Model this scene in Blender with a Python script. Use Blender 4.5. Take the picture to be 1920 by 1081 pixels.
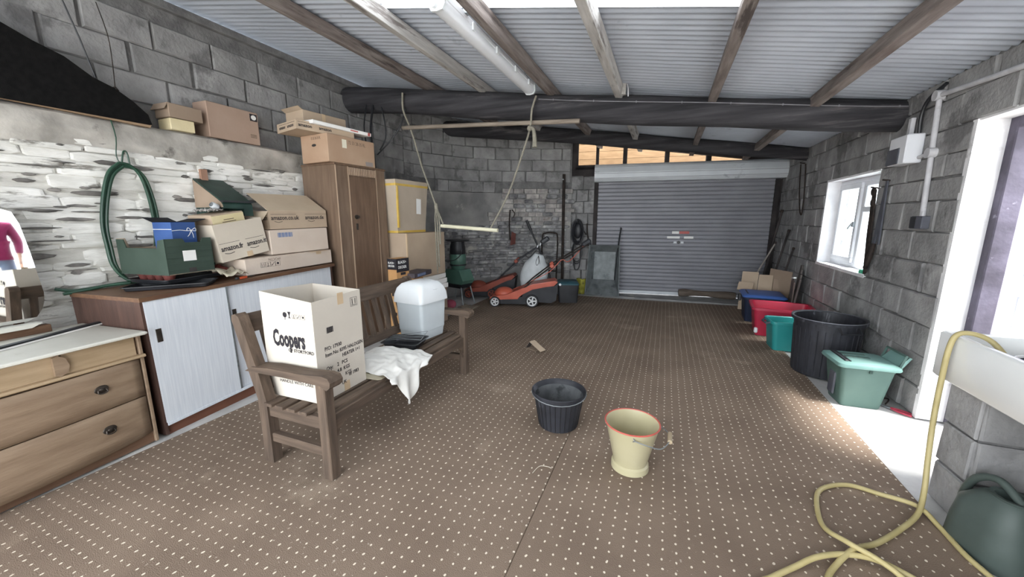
import bpy, bmesh, math, random
from mathutils import Vector, Matrix, Euler, noise
random.seed(7)
for _o in list(bpy.data.objects): bpy.data.objects.remove(_o, do_unlink=True)
SC = bpy.context.scene
COL = SC.collection
PI = math.pi
def R(d): return math.radians(d)

# ------------------------------------------------------------------ camera
cam = bpy.data.cameras.new('camera'); camo = bpy.data.objects.new('camera', cam); COL.objects.link(camo)
cam.sensor_width = 36; cam.lens = 705.0 / 1920 * 36; cam.clip_start = .02; cam.clip_end = 200
camo.location = (0, 0, 1.45); camo.rotation_euler = (R(90 - 10.487), 0, R(22.022))
SC.camera = camo

# ------------------------------------------------------------------ sky, exposure
W = bpy.data.worlds.new('overcast_sky'); SC.world = W; W.use_nodes = True
_bg = W.node_tree.nodes['Background']; _bg.inputs[0].default_value = (.90, .95, 1.0, 1); _bg.inputs[1].default_value = 3.2
SC.view_settings.view_transform = 'Standard'; SC.view_settings.look = 'None'
SC.view_settings.gamma = 1; SC.view_settings.use_curve_mapping = False
SC.view_settings.exposure = 1.28
SC.cycles.max_bounces = 10; SC.cycles.diffuse_bounces = 6; SC.cycles.transparent_max_bounces = 12
SC.cycles.use_denoising = True
_sl = bpy.data.lights.new('hazy_sun', 'SUN'); _sl.energy = 7; _sl.angle = R(14); _sl.color = (1, .97, .93)
_so = bpy.data.objects.new('hazy_sun', _sl); COL.objects.link(_so); _so.location = (8, 0, 12)
_so.rotation_euler = Vector((-.40, .10, -.91)).to_track_quat('-Z', 'Y').to_euler()
def portal(name, loc, rot, sx, sy):
    l = bpy.data.lights.new(name, 'AREA'); l.shape = 'RECTANGLE'; l.size = sx; l.size_y = sy
    l.cycles.is_portal = True
    o = bpy.data.objects.new(name, l); COL.objects.link(o); o.location = loc; o.rotation_euler = rot
portal('daylight_portal_door', (2.06, 3.05, 1.05), (0, R(90), 0), 2.1, .95)
portal('daylight_portal_window', (2.06, 5.28, 1.4), (0, R(90), 0), 1.0, 1.25)
portal('daylight_portal_front', (-1.1, -1.62, 1.5), (R(90), 0, 0), 5.9, 3.0)

# ------------------------------------------------------------------ materials
MATS = {}
def mat(name, c1, c2=None, rough=.8, scale=6., bump=.15, bscale=60., metal=0., spec=.3, rnd=0., detail=6., c3=None, c3t=.62, c3scale=3., stretch=(1, 1, 1), fac=(.35, .7)):
    if name in MATS: return MATS[name]
    m = bpy.data.materials.new(name); m.use_nodes = True; MATS[name] = m
    nt = m.node_tree; N = nt.nodes; L = nt.links; b = N['Principled BSDF']
    b.inputs['Roughness'].default_value = rough; b.inputs['Metallic'].default_value = metal
    b.inputs['Specular IOR Level'].default_value = spec
    g = N.new('ShaderNodeNewGeometry'); mp = N.new('ShaderNodeMapping'); mp.inputs['Scale'].default_value = stretch
    L.new(g.outputs['Position'], mp.inputs[0])
    n = N.new('ShaderNodeTexNoise'); n.inputs['Scale'].default_value = scale; n.inputs['Detail'].default_value = detail
    L.new(mp.outputs[0], n.inputs['Vector'])
    r = N.new('ShaderNodeValToRGB'); r.color_ramp.elements[0].position = fac[0]; r.color_ramp.elements[1].position = fac[1]
    r.color_ramp.elements[0].color = (*c1, 1); r.color_ramp.elements[1].color = (*(c2 or [min(1, v * 1.15) for v in c1]), 1)
    L.new(n.outputs['Fac'], r.inputs[0]); out = r.outputs[0]
    if c3:
        n3 = N.new('ShaderNodeTexNoise'); n3.inputs['Scale'].default_value = c3scale; n3.inputs['Detail'].default_value = 8
        n3.inputs['Roughness'].default_value = .65
        L.new(mp.outputs[0], n3.inputs['Vector'])
        r3 = N.new('ShaderNodeValToRGB'); r3.color_ramp.elements[0].position = c3t - .03; r3.color_ramp.elements[1].position = c3t + .05
        L.new(n3.outputs['Fac'], r3.inputs[0])
        mx = N.new('ShaderNodeMix'); mx.data_type = 'RGBA'; mx.inputs[7].default_value = (*c3, 1)
        L.new(r3.outputs[0], mx.inputs[0]); L.new(out, mx.inputs[6]); out = mx.outputs[2]
    if rnd:
        oi = N.new('ShaderNodeObjectInfo'); mr = N.new('ShaderNodeMapRange'); mr.inputs[3].default_value = 1 - rnd; mr.inputs[4].default_value = 1 + rnd
        L.new(oi.outputs['Random'], mr.inputs[0])
        h = N.new('ShaderNodeHueSaturation'); L.new(mr.outputs[0], h.inputs['Value']); L.new(out, h.inputs['Color']); out = h.outputs[0]
    L.new(out, b.inputs['Base Color'])
    if bump:
        nb = N.new('ShaderNodeTexNoise'); nb.inputs['Scale'].default_value = bscale; nb.inputs['Detail'].default_value = 5
        L.new(mp.outputs[0], nb.inputs['Vector'])
        bp = N.new('ShaderNodeBump'); bp.inputs['Strength'].default_value = bump; bp.inputs['Distance'].default_value = .01
        L.new(nb.outputs['Fac'], bp.inputs['Height']); L.new(bp.outputs[0], b.inputs['Normal'])
    return m
def h(s):  # sRGB hex -> linear
    v = [int(s[i:i + 2], 16) / 255 for i in (0, 2, 4)]
    return tuple(x / 12.92 if x <= .04045 else ((x + .055) / 1.055) ** 2.4 for x in v)
def wood(name, a, b, axis='y', **k):
    st = {'x': (1, 9, 9), 'y': (9, 1, 9), 'z': (9, 9, 1)}[axis]
    return mat(name, h(a), h(b), scale=k.pop('scale', 3), stretch=st, bscale=k.pop('bscale', 12), bump=k.pop('bump', .2), rough=k.pop('rough', .7), **k)

block_m = mat('concrete_block', h('858484'), h('a3a2a1'), rough=.95, scale=5, bump=.8, bscale=32, rnd=.12, c3=h('727171'), c3t=.58, c3scale=2.6)
mortar_m = mat('mortar', h('666565'), h('848382'), rough=1, scale=9, bump=.7, bscale=40)
wash_m = mat('whitewash', h('d2d0c9'), h('f0eee9'), rough=.95, scale=4, bump=.6, bscale=22, rnd=.05, c3=h('8a867f'), c3t=.60, c3scale=3, stretch=(2, 1, 4))
washback_m = mat('whitewash_mortar', h('b9b6ae'), h('e2dfd8'), rough=1, scale=5, bump=.7, bscale=25, c3=h('86827b'), c3t=.60, c3scale=2.5, stretch=(2, 1, 4))
slate_m = mat('bare_slate', h('5a5855'), h('8d8883'), rough=.9, scale=9, bump=.6, bscale=30, rnd=.3)
rubble_m = mat('rubble_stone', h('6f6e71'), h('b4b3b2'), rough=.95, scale=9, bump=.7, bscale=35, rnd=.3, c3=h('b9b7b2'), c3t=.6, c3scale=5)
brick_m = mat('old_brick', h('8c8785'), h('bfbab5'), rough=.95, scale=10, bump=.6, bscale=40, rnd=.25, c3=h('6b5750'), c3t=.66, c3scale=4)
cement_m = mat('cement_render', h('7b7a7a'), h('a09e9b'), rough=1, scale=3, bump=.8, bscale=14, c3=h('b5b1a9'), c3t=.62, c3scale=2.5)
ledge_m = mat('ledge_cement', h('8f8b84'), h('bdb8b0'), rough=1, scale=5, bump=.8, bscale=14, c3=h('6f6b66'), c3t=.6, c3scale=4)
conc_m = mat('floor_concrete', h('b9b8b6'), h('d6d5d2'), rough=.9, scale=4, bump=.3, bscale=30, c3=h('8d8a86'), c3t=.66, c3scale=2)
logm = mat('old_log', h('2a292c'), h('464548'), rough=.85, scale=3, bump=.6, bscale=14, stretch=(.4, 5, 5), c3=h('5b5758'), c3t=.62, c3scale=1.5)
rafter_m = mat('rafter_wood', h('6d625d'), h('938a85'), rough=.9, scale=3, bump=.4, bscale=12, stretch=(9, 1, 9), c3=h('514946'), c3t=.6, c3scale=1.2)
rafterw_m = mat('whitened_rafter', h('a9a5a1'), h('c9c6c2'), rough=.9, scale=3, bump=.4, bscale=12, stretch=(9, 1, 9), c3=h('7b7470'), c3t=.58, c3scale=1.2)
roof_m = mat('corrugated_sheet', h('a9afb9'), h('b8bec8'), rough=.55, scale=2, bump=.05, bscale=20, metal=.12, spec=.5, c3=h('979da7'), c3t=.66)
steel_m = mat('galvanised_steel', h('8e9496'), h('a9aeb0'), rough=.5, scale=14, bump=.05, metal=.75, c3=h('767b7c'), c3t=.62, c3scale=6)
shut_m = mat('shutter_slat', h('87878d'), h('949499'), rough=.5, scale=2, bump=.05, metal=.15, c3=h('84858c'), c3t=.68)
shutbox_m = mat('shutter_box', h('c9cdd1'), h('d6dadd'), rough=.5, scale=3, bump=.03, metal=.1, c3=h('aab0b4'), c3t=.66)
dark_m = mat('dark_timber', h('2e2b2b'), h('494443'), rough=.85, scale=4, bump=.3, bscale=18)
iron_m = mat('rusty_iron', h('2b2725'), h('473d38'), rough=.8, scale=18, bump=.3, metal=.3)
blackp_m = mat('black_plastic', h('1c1d20'), h('2b2c30'), rough=.45, scale=6, bump=.05, spec=.5)
dustyb_m = mat('dusty_black_plastic', h('202126'), h('34353b'), rough=.55, scale=5, bump=.1, spec=.4, c3=h('5b5c63'), c3t=.64, c3scale=4)
whitep_m = mat('white_plastic', h('d6dadc'), h('e1e4e6'), rough=.35, scale=3, bump=0, spec=.5)
upvc_m = mat('white_upvc', h('e3e5ea'), h('eef0f4'), rough=.4, scale=3, bump=0, spec=.5)
greyp_m = mat('grey_plastic', h('4b4d55'), h('5d5f67'), rough=.5, scale=6, bump=.05)
pipe_m = mat('conduit', h('b9b8bb'), h('cfced1'), rough=.6, scale=12, bump=.1, c3=h('918f90'), c3t=.64, c3scale=8)
ink_m = mat('black_ink', h('26242a'), h('322f33'), rough=.8, scale=40, bump=0)
inkb_m = mat('brown_ink', h('6d5d50'), h('7d6d5f'), rough=.8, scale=40, bump=0)
paper_m = mat('white_paper', h('e8e6e2'), h('f2f1ee'), rough=.8, scale=4, bump=0)
tan_m = mat('brown_tape', h('c2a98a'), h('ccb596'), rough=.4, scale=6, bump=0)
ytape_m = mat('yellow_tape', h('c9a64a'), h('d9b968'), rough=.4, scale=9, bump=0)
def carton_m(name, a, b): return mat(name, h(a), h(b), rough=.85, scale=3, bump=.08, bscale=50, c3=h(a), c3t=.7)
card1 = carton_m('cardboard_pale', 'c6bbab', 'd0c6b6')
card2 = carton_m('cardboard_tan', 'b09c87', 'bca993')
card3 = carton_m('cardboard_dull', '93806f', 'a08d7b')
card4 = carton_m('cardboard_pinkish', 'c9b9aa', 'd2c4b6')
cardin = carton_m('cardboard_inside', 'c0ae96', 'cbbaa3')

# ------------------------------------------------------------------ mesh helpers
def setp(o, label=None, cat=None, group=None, kind=None):
    if label: o['label'] = label
    if cat: o['category'] = cat
    if group: o['group'] = group
    if kind: o['kind'] = kind
    return o
def thing(name, label, cat, loc=(0, 0, 0), rz=0, group=None, rot=None):
    o = bpy.data.objects.new(name, None); COL.objects.link(o); o.empty_display_size = .1
    o.location = loc; o.rotation_euler = rot or (0, 0, rz)
    return setp(o, label, cat, group)
def link(name, me, parent=None, loc=(0, 0, 0), rot=(0, 0, 0), scale=(1, 1, 1)):
    o = bpy.data.objects.new(name, me); COL.objects.link(o); o.location = loc; o.rotation_euler = rot; o.scale = scale
    if parent: o.parent = parent
    return o
def smooth_path(pts, k=6, closed=False):
    P = [Vector(p) for p in pts]; n = len(P); out = []
    rng = range(n if closed else n - 1)
    for i in rng:
        if closed: a, b, c, d = P[(i - 1) % n], P[i], P[(i + 1) % n], P[(i + 2) % n]
        else: a, b, c, d = P[max(i - 1, 0)], P[i], P[i + 1], P[min(i + 2, n - 1)]
        for j in range(k):
            t = j / k
            out.append(.5 * ((2 * b) + (c - a) * t + (2 * a - 5 * b + 4 * c - d) * t * t + (3 * b - a - 3 * c + d) * t ** 3))
    if not closed: out.append(P[-1])
    return out
class M:
    def __init__(s): s.bm = bmesh.new()
    def _xf(s, vs, rot, c):
        if rot is not None:
            m = Euler(rot).to_matrix() if not isinstance(rot, Matrix) else rot
            for v in vs: v.co = m @ v.co
        for v in vs: v.co += Vector(c)
    def box(s, c, d, rot=None, bev=0, seg=1):
        r = bmesh.ops.create_cube(s.bm, size=1); vs = r['verts']
        for v in vs: v.co = Vector((v.co.x * d[0], v.co.y * d[1], v.co.z * d[2]))
        if bev:
            es = list({e for v in vs for e in v.link_edges})
            r = bmesh.ops.bevel(s.bm, geom=es, offset=bev, segments=seg, affect='EDGES', profile=.5)
            vs = list({v for f in r['faces'] for v in f.verts} | {v for v in vs if v.is_valid})
        s._xf(vs, rot, c); return s
    def bb(s, x0, x1, y0, y1, z0, z1, bev=0, seg=1):
        return s.box(((x0 + x1) / 2, (y0 + y1) / 2, (z0 + z1) / 2), (abs(x1 - x0), abs(y1 - y0), abs(z1 - z0)), bev=bev, seg=seg)
    def ring(s, c, ax, r, n, ref=None, sq=None):
        ax = Vector(ax).normalized()
        u = ref if ref is not None else ax.orthogonal().normalized()
        u = (u - ax * u.dot(ax)).normalized(); w = ax.cross(u)
        return [s.bm.verts.new(Vector(c) + (u * math.cos(2 * PI * i / n) + w * math.sin(2 * PI * i / n)) * r) for i in range(n)], u
    def bridge(s, a, b):
        n = len(a)
        for i in range(n): s.bm.faces.new((a[i], a[(i + 1) % n], b[(i + 1) % n], b[i]))
    def cyl(s, p0, p1, r0, r1=None, n=12, caps=True):
        r1 = r0 if r1 is None else r1
        ax = Vector(p1) - Vector(p0); a, u = s.ring(p0, ax, r0, n); b, _ = s.ring(p1, ax, r1, n, u)
        s.bridge(a, b)
        if caps: s.bm.faces.new(a[::-1]); s.bm.faces.new(b)
        return s
    def tube(s, pts, r, n=8, closed=False, k=0, caps=True):
        P = smooth_path(pts, k, closed) if k else [Vector(p) for p in pts]
        rs = []; u = None; N = len(P)
        for i, p in enumerate(P):
            if closed: t = P[(i + 1) % N] - P[i - 1]
            else: t = P[min(i + 1, N - 1)] - P[max(i - 1, 0)]
            if t.length < 1e-9: t = Vector((0, 0, 1))
            rr = r(i / max(1, N - 1)) if callable(r) else r
            ring, u = s.ring(p, t, rr, n, u); rs.append(ring)
        for a, b in zip(rs, rs[1:]): s.bridge(a, b)
        if closed:  # best match of the twist
            a, b = rs[-1], rs[0]; off = min(range(n), key=lambda o: (a[0].co - b[o].co).length)
            s.bridge(a, b[off:] + b[:off])
        elif caps: s.bm.faces.new(rs[0][::-1]); s.bm.faces.new(rs[-1])
        return s
    def lathe(s, prof, n=24, c=(0, 0, 0), sx=1, sy=1, cap0=True, cap1=False):
        rs = []
        for r, z in prof:
            rs.append([s.bm.verts.new((c[0] + sx * r * math.cos(2 * PI * i / n), c[1] + sy * r * math.sin(2 * PI * i / n), c[2] + z)) for i in range(n)])
        for a, b in zip(rs, rs[1:]): s.bridge(a, b)
        if cap0: s.bm.faces.new(rs[0][::-1])
        if cap1: s.bm.faces.new(rs[-1])
        return s
    def rrect(s, prof, n=5, c=(0, 0, 0), cap0=True, cap1=False):  # rounded-rectangle loft: (half x, half y, corner r, z[, dx, dy])
        rs = []
        for q in prof:
            hx, hy, r, z = q[:4]; dx, dy = (q[4], q[5]) if len(q) > 4 else (0, 0); v = []
            for cx, cy, a0 in ((hx - r, hy - r, 0), (-hx + r, hy - r, 90), (-hx + r, -hy + r, 180), (hx - r, -hy + r, 270)):
                for i in range(n):
                    a = R(a0 + 90 * i / (n - 1)); v.append(s.bm.verts.new((c[0] + dx + cx + r * math.cos(a), c[1] + dy + cy + r * math.sin(a), c[2] + z)))
            rs.append(v)
        for a, b in zip(rs, rs[1:]): s.bridge(a, b)
        if cap0: s.bm.faces.new(rs[0][::-1])
        if cap1: s.bm.faces.new(rs[-1])
        return s
    def prism(s, poly, a, b, axis='y'):  # polygon extruded from a to b along axis; poly in the other two axes
        def mk(p, t): return {'y': (p[0], t, p[1]), 'x': (t, p[0], p[1]), 'z': (p[0], p[1], t)}[axis]
        A = [s.bm.verts.new(mk(p, a)) for p in poly]; B = [s.bm.verts.new(mk(p, b)) for p in poly]
        s.bridge(A, B); s.bm.faces.new(A[::-1]); s.bm.faces.new(B); return s
    def quad(s, *ps): s.bm.faces.new([s.bm.verts.new(p) for p in ps]); return s
    def slab(s, p0, u, v, th):  # parallelogram plate with thickness
        p0, u, v = Vector(p0), Vector(u), Vector(v); n = u.cross(v).normalized() * th
        A = [s.bm.verts.new(q) for q in (p0, p0 + u, p0 + u + v, p0 + v)]; B = [s.bm.verts.new(q.co + n) for q in A]
        s.bridge(A, B); s.bm.faces.new(A[::-1]); s.bm.faces.new(B); return s
    def grid(s, f, nu, nv):
        V = [[s.bm.verts.new(f(i / nu, j / nv)) for j in range(nv + 1)] for i in range(nu + 1)]
        for i in range(nu):
            for j in range(nv): s.bm.faces.new((V[i][j], V[i + 1][j], V[i + 1][j + 1], V[i][j + 1]))
        return s
    def sphere(s, c, r, sc=(1, 1, 1), n=10):
        q = bmesh.ops.create_uvsphere(s.bm, u_segments=n + 2, v_segments=n, radius=r)
        for v in q['verts']: v.co = Vector((v.co.x * sc[0], v.co.y * sc[1], v.co.z * sc[2])) + Vector(c)
        return s
    def mesh(s, name, m, smooth=False, ang=40):
        bmesh.ops.recalc_face_normals(s.bm, faces=s.bm.faces)
        me = bpy.data.meshes.new(name); s.bm.to_mesh(me); s.bm.free(); me.materials.append(m)
        if smooth:
            for p in me.polygons: p.use_smooth = True
            me.set_sharp_from_angle(angle=R(ang))
        return me
    def done(s, name, m, parent=None, smooth=False, ang=40, loc=(0, 0, 0), rot=(0, 0, 0), label=None, cat=None, group=None, kind=None, solid=0, sub=0, off=0):
        o = link(name, s.mesh(name, m, smooth, ang), parent, loc, rot)
        if solid:
            md = o.modifiers.new('thickness', 'SOLIDIFY'); md.thickness = solid; md.offset = off
        if sub:
            md = o.modifiers.new('smooth', 'SUBSURF'); md.levels = md.render_levels = sub
        return setp(o, label, cat, group, kind)
_fonts = {}
def text(s, size, m, parent, loc, rot, name='printed_lettering', sx=1, bold=0, align='LEFT', ext=.0003):
    cu = bpy.data.curves.new('t', 'FONT'); cu.body = s; cu.size = size; cu.extrude = ext; cu.offset = bold; cu.align_x = align; cu.resolution_u = 2
    o = bpy.data.objects.new('t', cu); COL.objects.link(o); bpy.context.view_layer.update()
    me = bpy.data.meshes.new_from_object(o.evaluated_get(bpy.context.evaluated_depsgraph_get()))
    bpy.data.objects.remove(o, do_unlink=True); bpy.data.curves.remove(cu)
    me.materials.clear(); me.materials.append(m)
    return link(name, me, parent, loc, rot, (sx, 1, 1))
FROT = {'-y': (R(90), 0, 0), '+x': (R(90), 0, R(90)), '-x': (R(90), 0, R(-90)), '+y': (R(90), 0, R(180)), '+z': (0, 0, 0)}
def fpos(face, d, u, v, e=.0012):
    """a point on a face of a carton (w,d,h) with base centre at the origin; u to the right seen from outside"""
    w, dd = d[0] / 2, d[1] / 2
    return {'-y': (u, -dd - e, v), '+x': (w + e, u, v), '-x': (-w - e, -u, v), '+y': (-u, dd + e, v), '+z': (u, v, d[2] + e)}[face]
def ftext(root, face, d, u, v, s, size, m=None, **k): return text(s, size, m or ink_m, root, fpos(face, d, u, v), FROT[face], **k)
def fpatch(root, face, d, u, v, w, hh, m, name='label', th=.001):
    o = M().box((0, 0, 0), (w, hh, th)).done(name, m, root, loc=fpos(face, d, u, v, .0008), rot=FROT[face]); return o
def carton(name, label, loc, rz, d, m, opened=False, cat='box', group=None, tape=None, rot=None, flaps=(), inm=None, th=.005, taper=0):
    root = thing(name, label, cat, loc, rz, group, rot); w, dd, hh = d[0] / 2, d[1] / 2, d[2]
    b = M()
    if opened:
        b.bb(-w, w, -dd, -dd + th, 0, hh); b.bb(-w, w, dd - th, dd, 0, hh); b.bb(-w, -w + th, -dd + th, dd - th, 0, hh); b.bb(w - th, w, -dd + th, dd - th, 0, hh)
        b.bb(-w + th, w - th, -dd + th, dd - th, 0, th)
    else:
        b.bb(-w, w, -dd, dd, 0, hh, bev=.004)
    if taper:
        for v in b.bm.verts:
            k = 1 - taper * (1 - v.co.z / hh); v.co.x *= k; v.co.y *= k
    b.done('body', m, root)
    for (side, ln, a) in flaps:   # flap on top edge: side, length, angle up from horizontal (outward)
        f = M(); a = R(a); dz, dh = math.sin(a) * ln, math.cos(a) * ln
        if side == '-y': f.slab((-w, -dd, hh), (2 * w, 0, 0), (0, -dh, dz), .004)
        if side == '+y': f.slab((-w, dd, hh), (2 * w, 0, 0), (0, dh, dz), .004)
        if side == '+x': f.slab((w, -dd, hh), (0, 2 * dd, 0), (dh, 0, dz), .004)
        if side == '-x': f.slab((-w, -dd, hh), (0, 2 * dd, 0), (-dh, 0, dz), .004)
        f.done('flap', inm or m, root)
    if tape and not opened:
        M().bb(-w - .0008, w + .0008, -.025, .025, hh - .07, hh + .0008).done('tape', tape, root)
    return root
def copy_tree(o, loc, rz=None, label=None):
    r = o.copy(); COL.objects.link(r); r.location = loc
    if rz is not None: r.rotation_euler = (0, 0, rz)
    if label: r['label'] = label
    for ch in list(o.children):
        c = ch.copy(); COL.objects.link(c); c.parent = r
        for g in ch.children:
            d = g.copy(); COL.objects.link(d); d.parent = c
    return r

# ================================================================== STRUCTURE
LX, SX, RX = -4.0, -3.82, 1.825         # block wall, stone wall face, right wall
FY, BY, SK = -1.6, 7.7, .134            # front opening, back wall (Y = BY + SK*X)
def roofz(x): return 3.245 - .14 * (x + 4)
# ---- floor
fl = M().bb(-4.4, 2.06, FY - .1, 8.6, -.15, -.012).done('floor', conc_m, kind='structure')
# carpet material: brown with a grid of cream dots
cm = mat('dotted_carpet', h('77675a'), h('897869'), rough=.95, scale=2.2, bump=.5, bscale=220, spec=.1, c3=h('948474'), c3t=.62, c3scale=1.3, fac=(.3, .75))
nt = cm.node_tree; N = nt.nodes; L = nt.links; bs = N['Principled BSDF']; src = bs.inputs['Base Color'].links[0].from_socket
g = N.new('ShaderNodeNewGeometry'); sp = N.new('ShaderNodeSeparateXYZ'); L.new(g.outputs['Position'], sp.inputs[0])
def mth(op, a, b=None, c=None):
    n = N.new('ShaderNodeMath'); n.operation = op
    for i, v in enumerate((a, b, c)):
        if v is None: continue
        if hasattr(v, 'links'): L.new(v, n.inputs[i])
        else: n.inputs[i].default_value = v
    return n.outputs[0]
wob = N.new('ShaderNodeTexNoise'); wob.inputs['Scale'].default_value = 14; L.new(g.outputs['Position'], wob.inputs['Vector'])
wv = mth('MULTIPLY', mth('SUBTRACT', wob.outputs['Fac'], .5), .02)
def cell(s, per): return mth('MULTIPLY', mth('SUBTRACT', mth('FRACT', mth('DIVIDE', mth('ADD', s, wv), per)), .5), per)
cxn, cyn = cell(sp.outputs[0], .0555), cell(sp.outputs[1], .052)
d2 = mth('SQRT', mth('ADD', mth('POWER', cxn, 2), mth('POWER', mth('MULTIPLY', cyn, .75), 2)))
dot = mth('LESS_THAN', d2, .0047)
mx = N.new('ShaderNodeMix'); mx.data_type = 'RGBA'; mx.inputs[7].default_value = (*h('e0d5c2'), 1)
L.new(dot, mx.inputs[0]); L.new(src, mx.inputs[6])
# dust and crumbs
dn = N.new('ShaderNodeTexNoise'); dn.inputs['Scale'].default_value = 55; dn.inputs['Detail'].default_value = 2; L.new(g.outputs['Position'], dn.inputs['Vector'])
dn2 = N.new('ShaderNodeTexNoise'); dn2.inputs['Scale'].default_value = 1.7; L.new(g.outputs['Position'], dn2.inputs['Vector'])
du = mth('MULTIPLY', mth('GREATER_THAN', dn.outputs['Fac'], .70), mth('GREATER_THAN', dn2.outputs['Fac'], .52))
mx2 = N.new('ShaderNodeMix'); mx2.data_type = 'RGBA'; mx2.inputs[7].default_value = (*h('c4b8a8'), 1)
L.new(mth('MULTIPLY', du, .6), mx2.inputs[0]); L.new(mx.outputs[2], mx2.inputs[6]); L.new(mx2.outputs[2], bs.inputs['Base Color'])
M().bb(-2.99, -.5195, FY, 7.06, -.012, 0, bev=.003).done('carpet', cm, label='brown dotted carpet strip on the left, under the wooden bench', cat='carpet', group='carpet strips')
M().prism([(-.5165, FY), (1.315, FY), (1.315, 7.2), (-.5165, 7.06)], -.012, 0, 'z').done('carpet', cm, label='brown dotted carpet strip on the right, beside the row of bins', cat='carpet', group='carpet strips')

# ---- piece meshes
def block_mesh(i, m):
    b = M(); rg = random.Random(i); x, z, d = .5, .5, 1
    j = lambda s: rg.uniform(-s, s)
    q = [(-x, -z), (x, -z), (x, z), (-x, z)]
    A = [b.bm.verts.new((p[0], 0, p[1])) for p in q]
    B = [b.bm.verts.new((p[0] + j(.014), -.6 * d, p[1] + j(.022))) for p in q]
    Cc = [b.bm.verts.new((p[0] * (.965 + j(.02)), -d * (1 + j(.25)), p[1] * (.94 + j(.04)))) for p in q]
    b.bridge(A, B); b.bridge(B, Cc); b.bm.faces.new(Cc)
    return b.mesh('block', m)
def stone_mesh(i, m, name='stone', lens=False):
    b = M(); rg = random.Random(100 + i); n = 8
    base = [(-.5, -.34), (-.4, -.5), (.36, -.5), (.5, -.36), (.5, .3), (.38, .5), (-.4, .5), (-.5, .36)]
    if lens: base = [(-.5, -.05), (-.28, -.4), (.15, -.5), (.42, -.2), (.5, .08), (.2, .42), (-.18, .5), (-.42, .22)]
    q = [(p[0] * rg.uniform(.94, 1.04), p[1] * rg.uniform(.9, 1.08)) for p in base]
    A = [b.bm.verts.new((p[0], 0, p[1])) for p in q]
    B = [b.bm.verts.new((p[0], -rg.uniform(.45, .8), p[1])) for p in q]
    Cc = [b.bm.verts.new((p[0] * .92, -rg.uniform(.8, 1.2), p[1] * .78)) for p in q]
    b.bridge(A, B); b.bridge(B, Cc); c = b.bm.verts.new((rg.uniform(-.1, .1), -1.1, 0))
    for k in range(n): b.bm.faces.new((Cc[k], Cc[(k + 1) % n], c))
    return b.mesh(name, m)
BLK = [block_mesh(i, block_m) for i in range(8)]
WST = [stone_mesh(i, wash_m) for i in range(10)]
SST = [stone_mesh(20 + i, slate_m, lens=True) for i in range(6)]
RST = [stone_mesh(40 + i, rubble_m) for i in range(10)]
BRK = [block_mesh(60 + i, brick_m) for i in range(8)]
def lay(parent, me, p, ang, w, hh, dep, name):
    return link(name, me, parent, p, (0, 0, ang), (w, dep, hh))
def block_rows(parent, rows, spans, place, seed, bl=.45, dep=.022, joint=.014):
    """rows: list of z edges; spans(z0,z1)->list of (u0,u1); place(u)->(x,y,angle)"""
    rg = random.Random(seed)
    for k, (z0, z1) in enumerate(zip(rows, rows[1:])):
        for (u0, u1) in spans(z0, z1):
            cuts = [u0]; u = u0 + (bl if k % 2 else bl / 2) * rg.uniform(.92, 1.05)
            while u < u1 - .1: cuts.append(u); u += bl * rg.uniform(.94, 1.06)
            cuts.append(u1)
            for a, b in zip(cuts, cuts[1:]):
                x, y, an = place((a + b) / 2)
                lay(parent, rg.choice(BLK), (x, y, (z0 + z1) / 2 + rg.uniform(-.003, .003)), an, b - a - joint * rg.uniform(.7, 2.6), z1 - z0 - joint * rg.uniform(.2, 1.0), dep * rg.uniform(.8, 1.3), 'block')
# ---- left wall: blocks above, whitewashed rubble below
wl = M().bb(LX - .25, LX, FY, 5.22, 0, 3.22).done('wall_left', mortar_m, kind='structure')
rows = [2.15 + .2185 * i for i in range(6)]
block_rows(wl, rows[:-1], lambda a, b: [(-.2, 5.2)], lambda u: (LX, u, R(90)), 3)
ws = M()
ws.grid(lambda u, v: (SX + .03 + .016 * noise.noise((u * 22, v * 11, 3)), FY + u * (4.5 - FY), v * 2.04), 60, 26)
ws.bb(LX, SX, FY, 4.5, 0, 2.0).done('wall_rubble', washback_m, kind='structure')
wrub = bpy.data.objects['wall_rubble']
def _lip(u, v):
    if v < .72: x = SX + .04 + .009 * math.sin(v * 5); z = 1.93 + .225 * v / .72
    else: x = SX + .03 - (v - .72) / .28 * .23; z = 2.16 + .012 * (v - .72)
    return (x + .02 * noise.noise((u * 34, v * 4, 1)), FY + u * (4.5 - FY), z + .016 * noise.noise((u * 26, v * 3, 7)) * (1 if v < .7 else .4))
lg = M().grid(_lip, 100, 12)
lg.done('cement_ledge', ledge_m, wrub, smooth=True)
rg = random.Random(11); z = .72; ns = 0
while z < 1.96:
    hh = rg.choice((.04, .05, .06, .07, .085)); y = .72 + rg.uniform(0, .2)
    while y < 3.12:
        w = rg.uniform(.18, .5)
        if ns < 296 and not (z < .9 and 1.35 < y < 3.0) :
            dk = rg.random() < .17
            hz = hh * (rg.uniform(.25, .6) if dk else rg.uniform(.94, 1.06))
            lay(wrub, rg.choice(SST if dk else WST), (SX + .032 - (.0), y + w / 2, z + hh / 2 + rg.uniform(-.008, .008)), R(90), w * (rg.uniform(.5, .9) if dk else rg.uniform(.97, 1.03)), hz, .010 if dk else rg.uniform(.006, .017), 'stone'); ns += 1
        y += w
    z += hh
for k in range(110):   # thin bare slates showing between the painted stones
    if ns >= 297: break
    y = rg.uniform(.75, 3.05); z = rg.uniform(.95, 1.95)
    if z < 1.15 and y > 1.35: continue
    lay(wrub, rg.choice(SST), (SX + .030, y, z), R(90), rg.uniform(.04, .24), rg.uniform(.008, .034), rg.uniform(.017, .024), 'stone'); ns += 1
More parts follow.
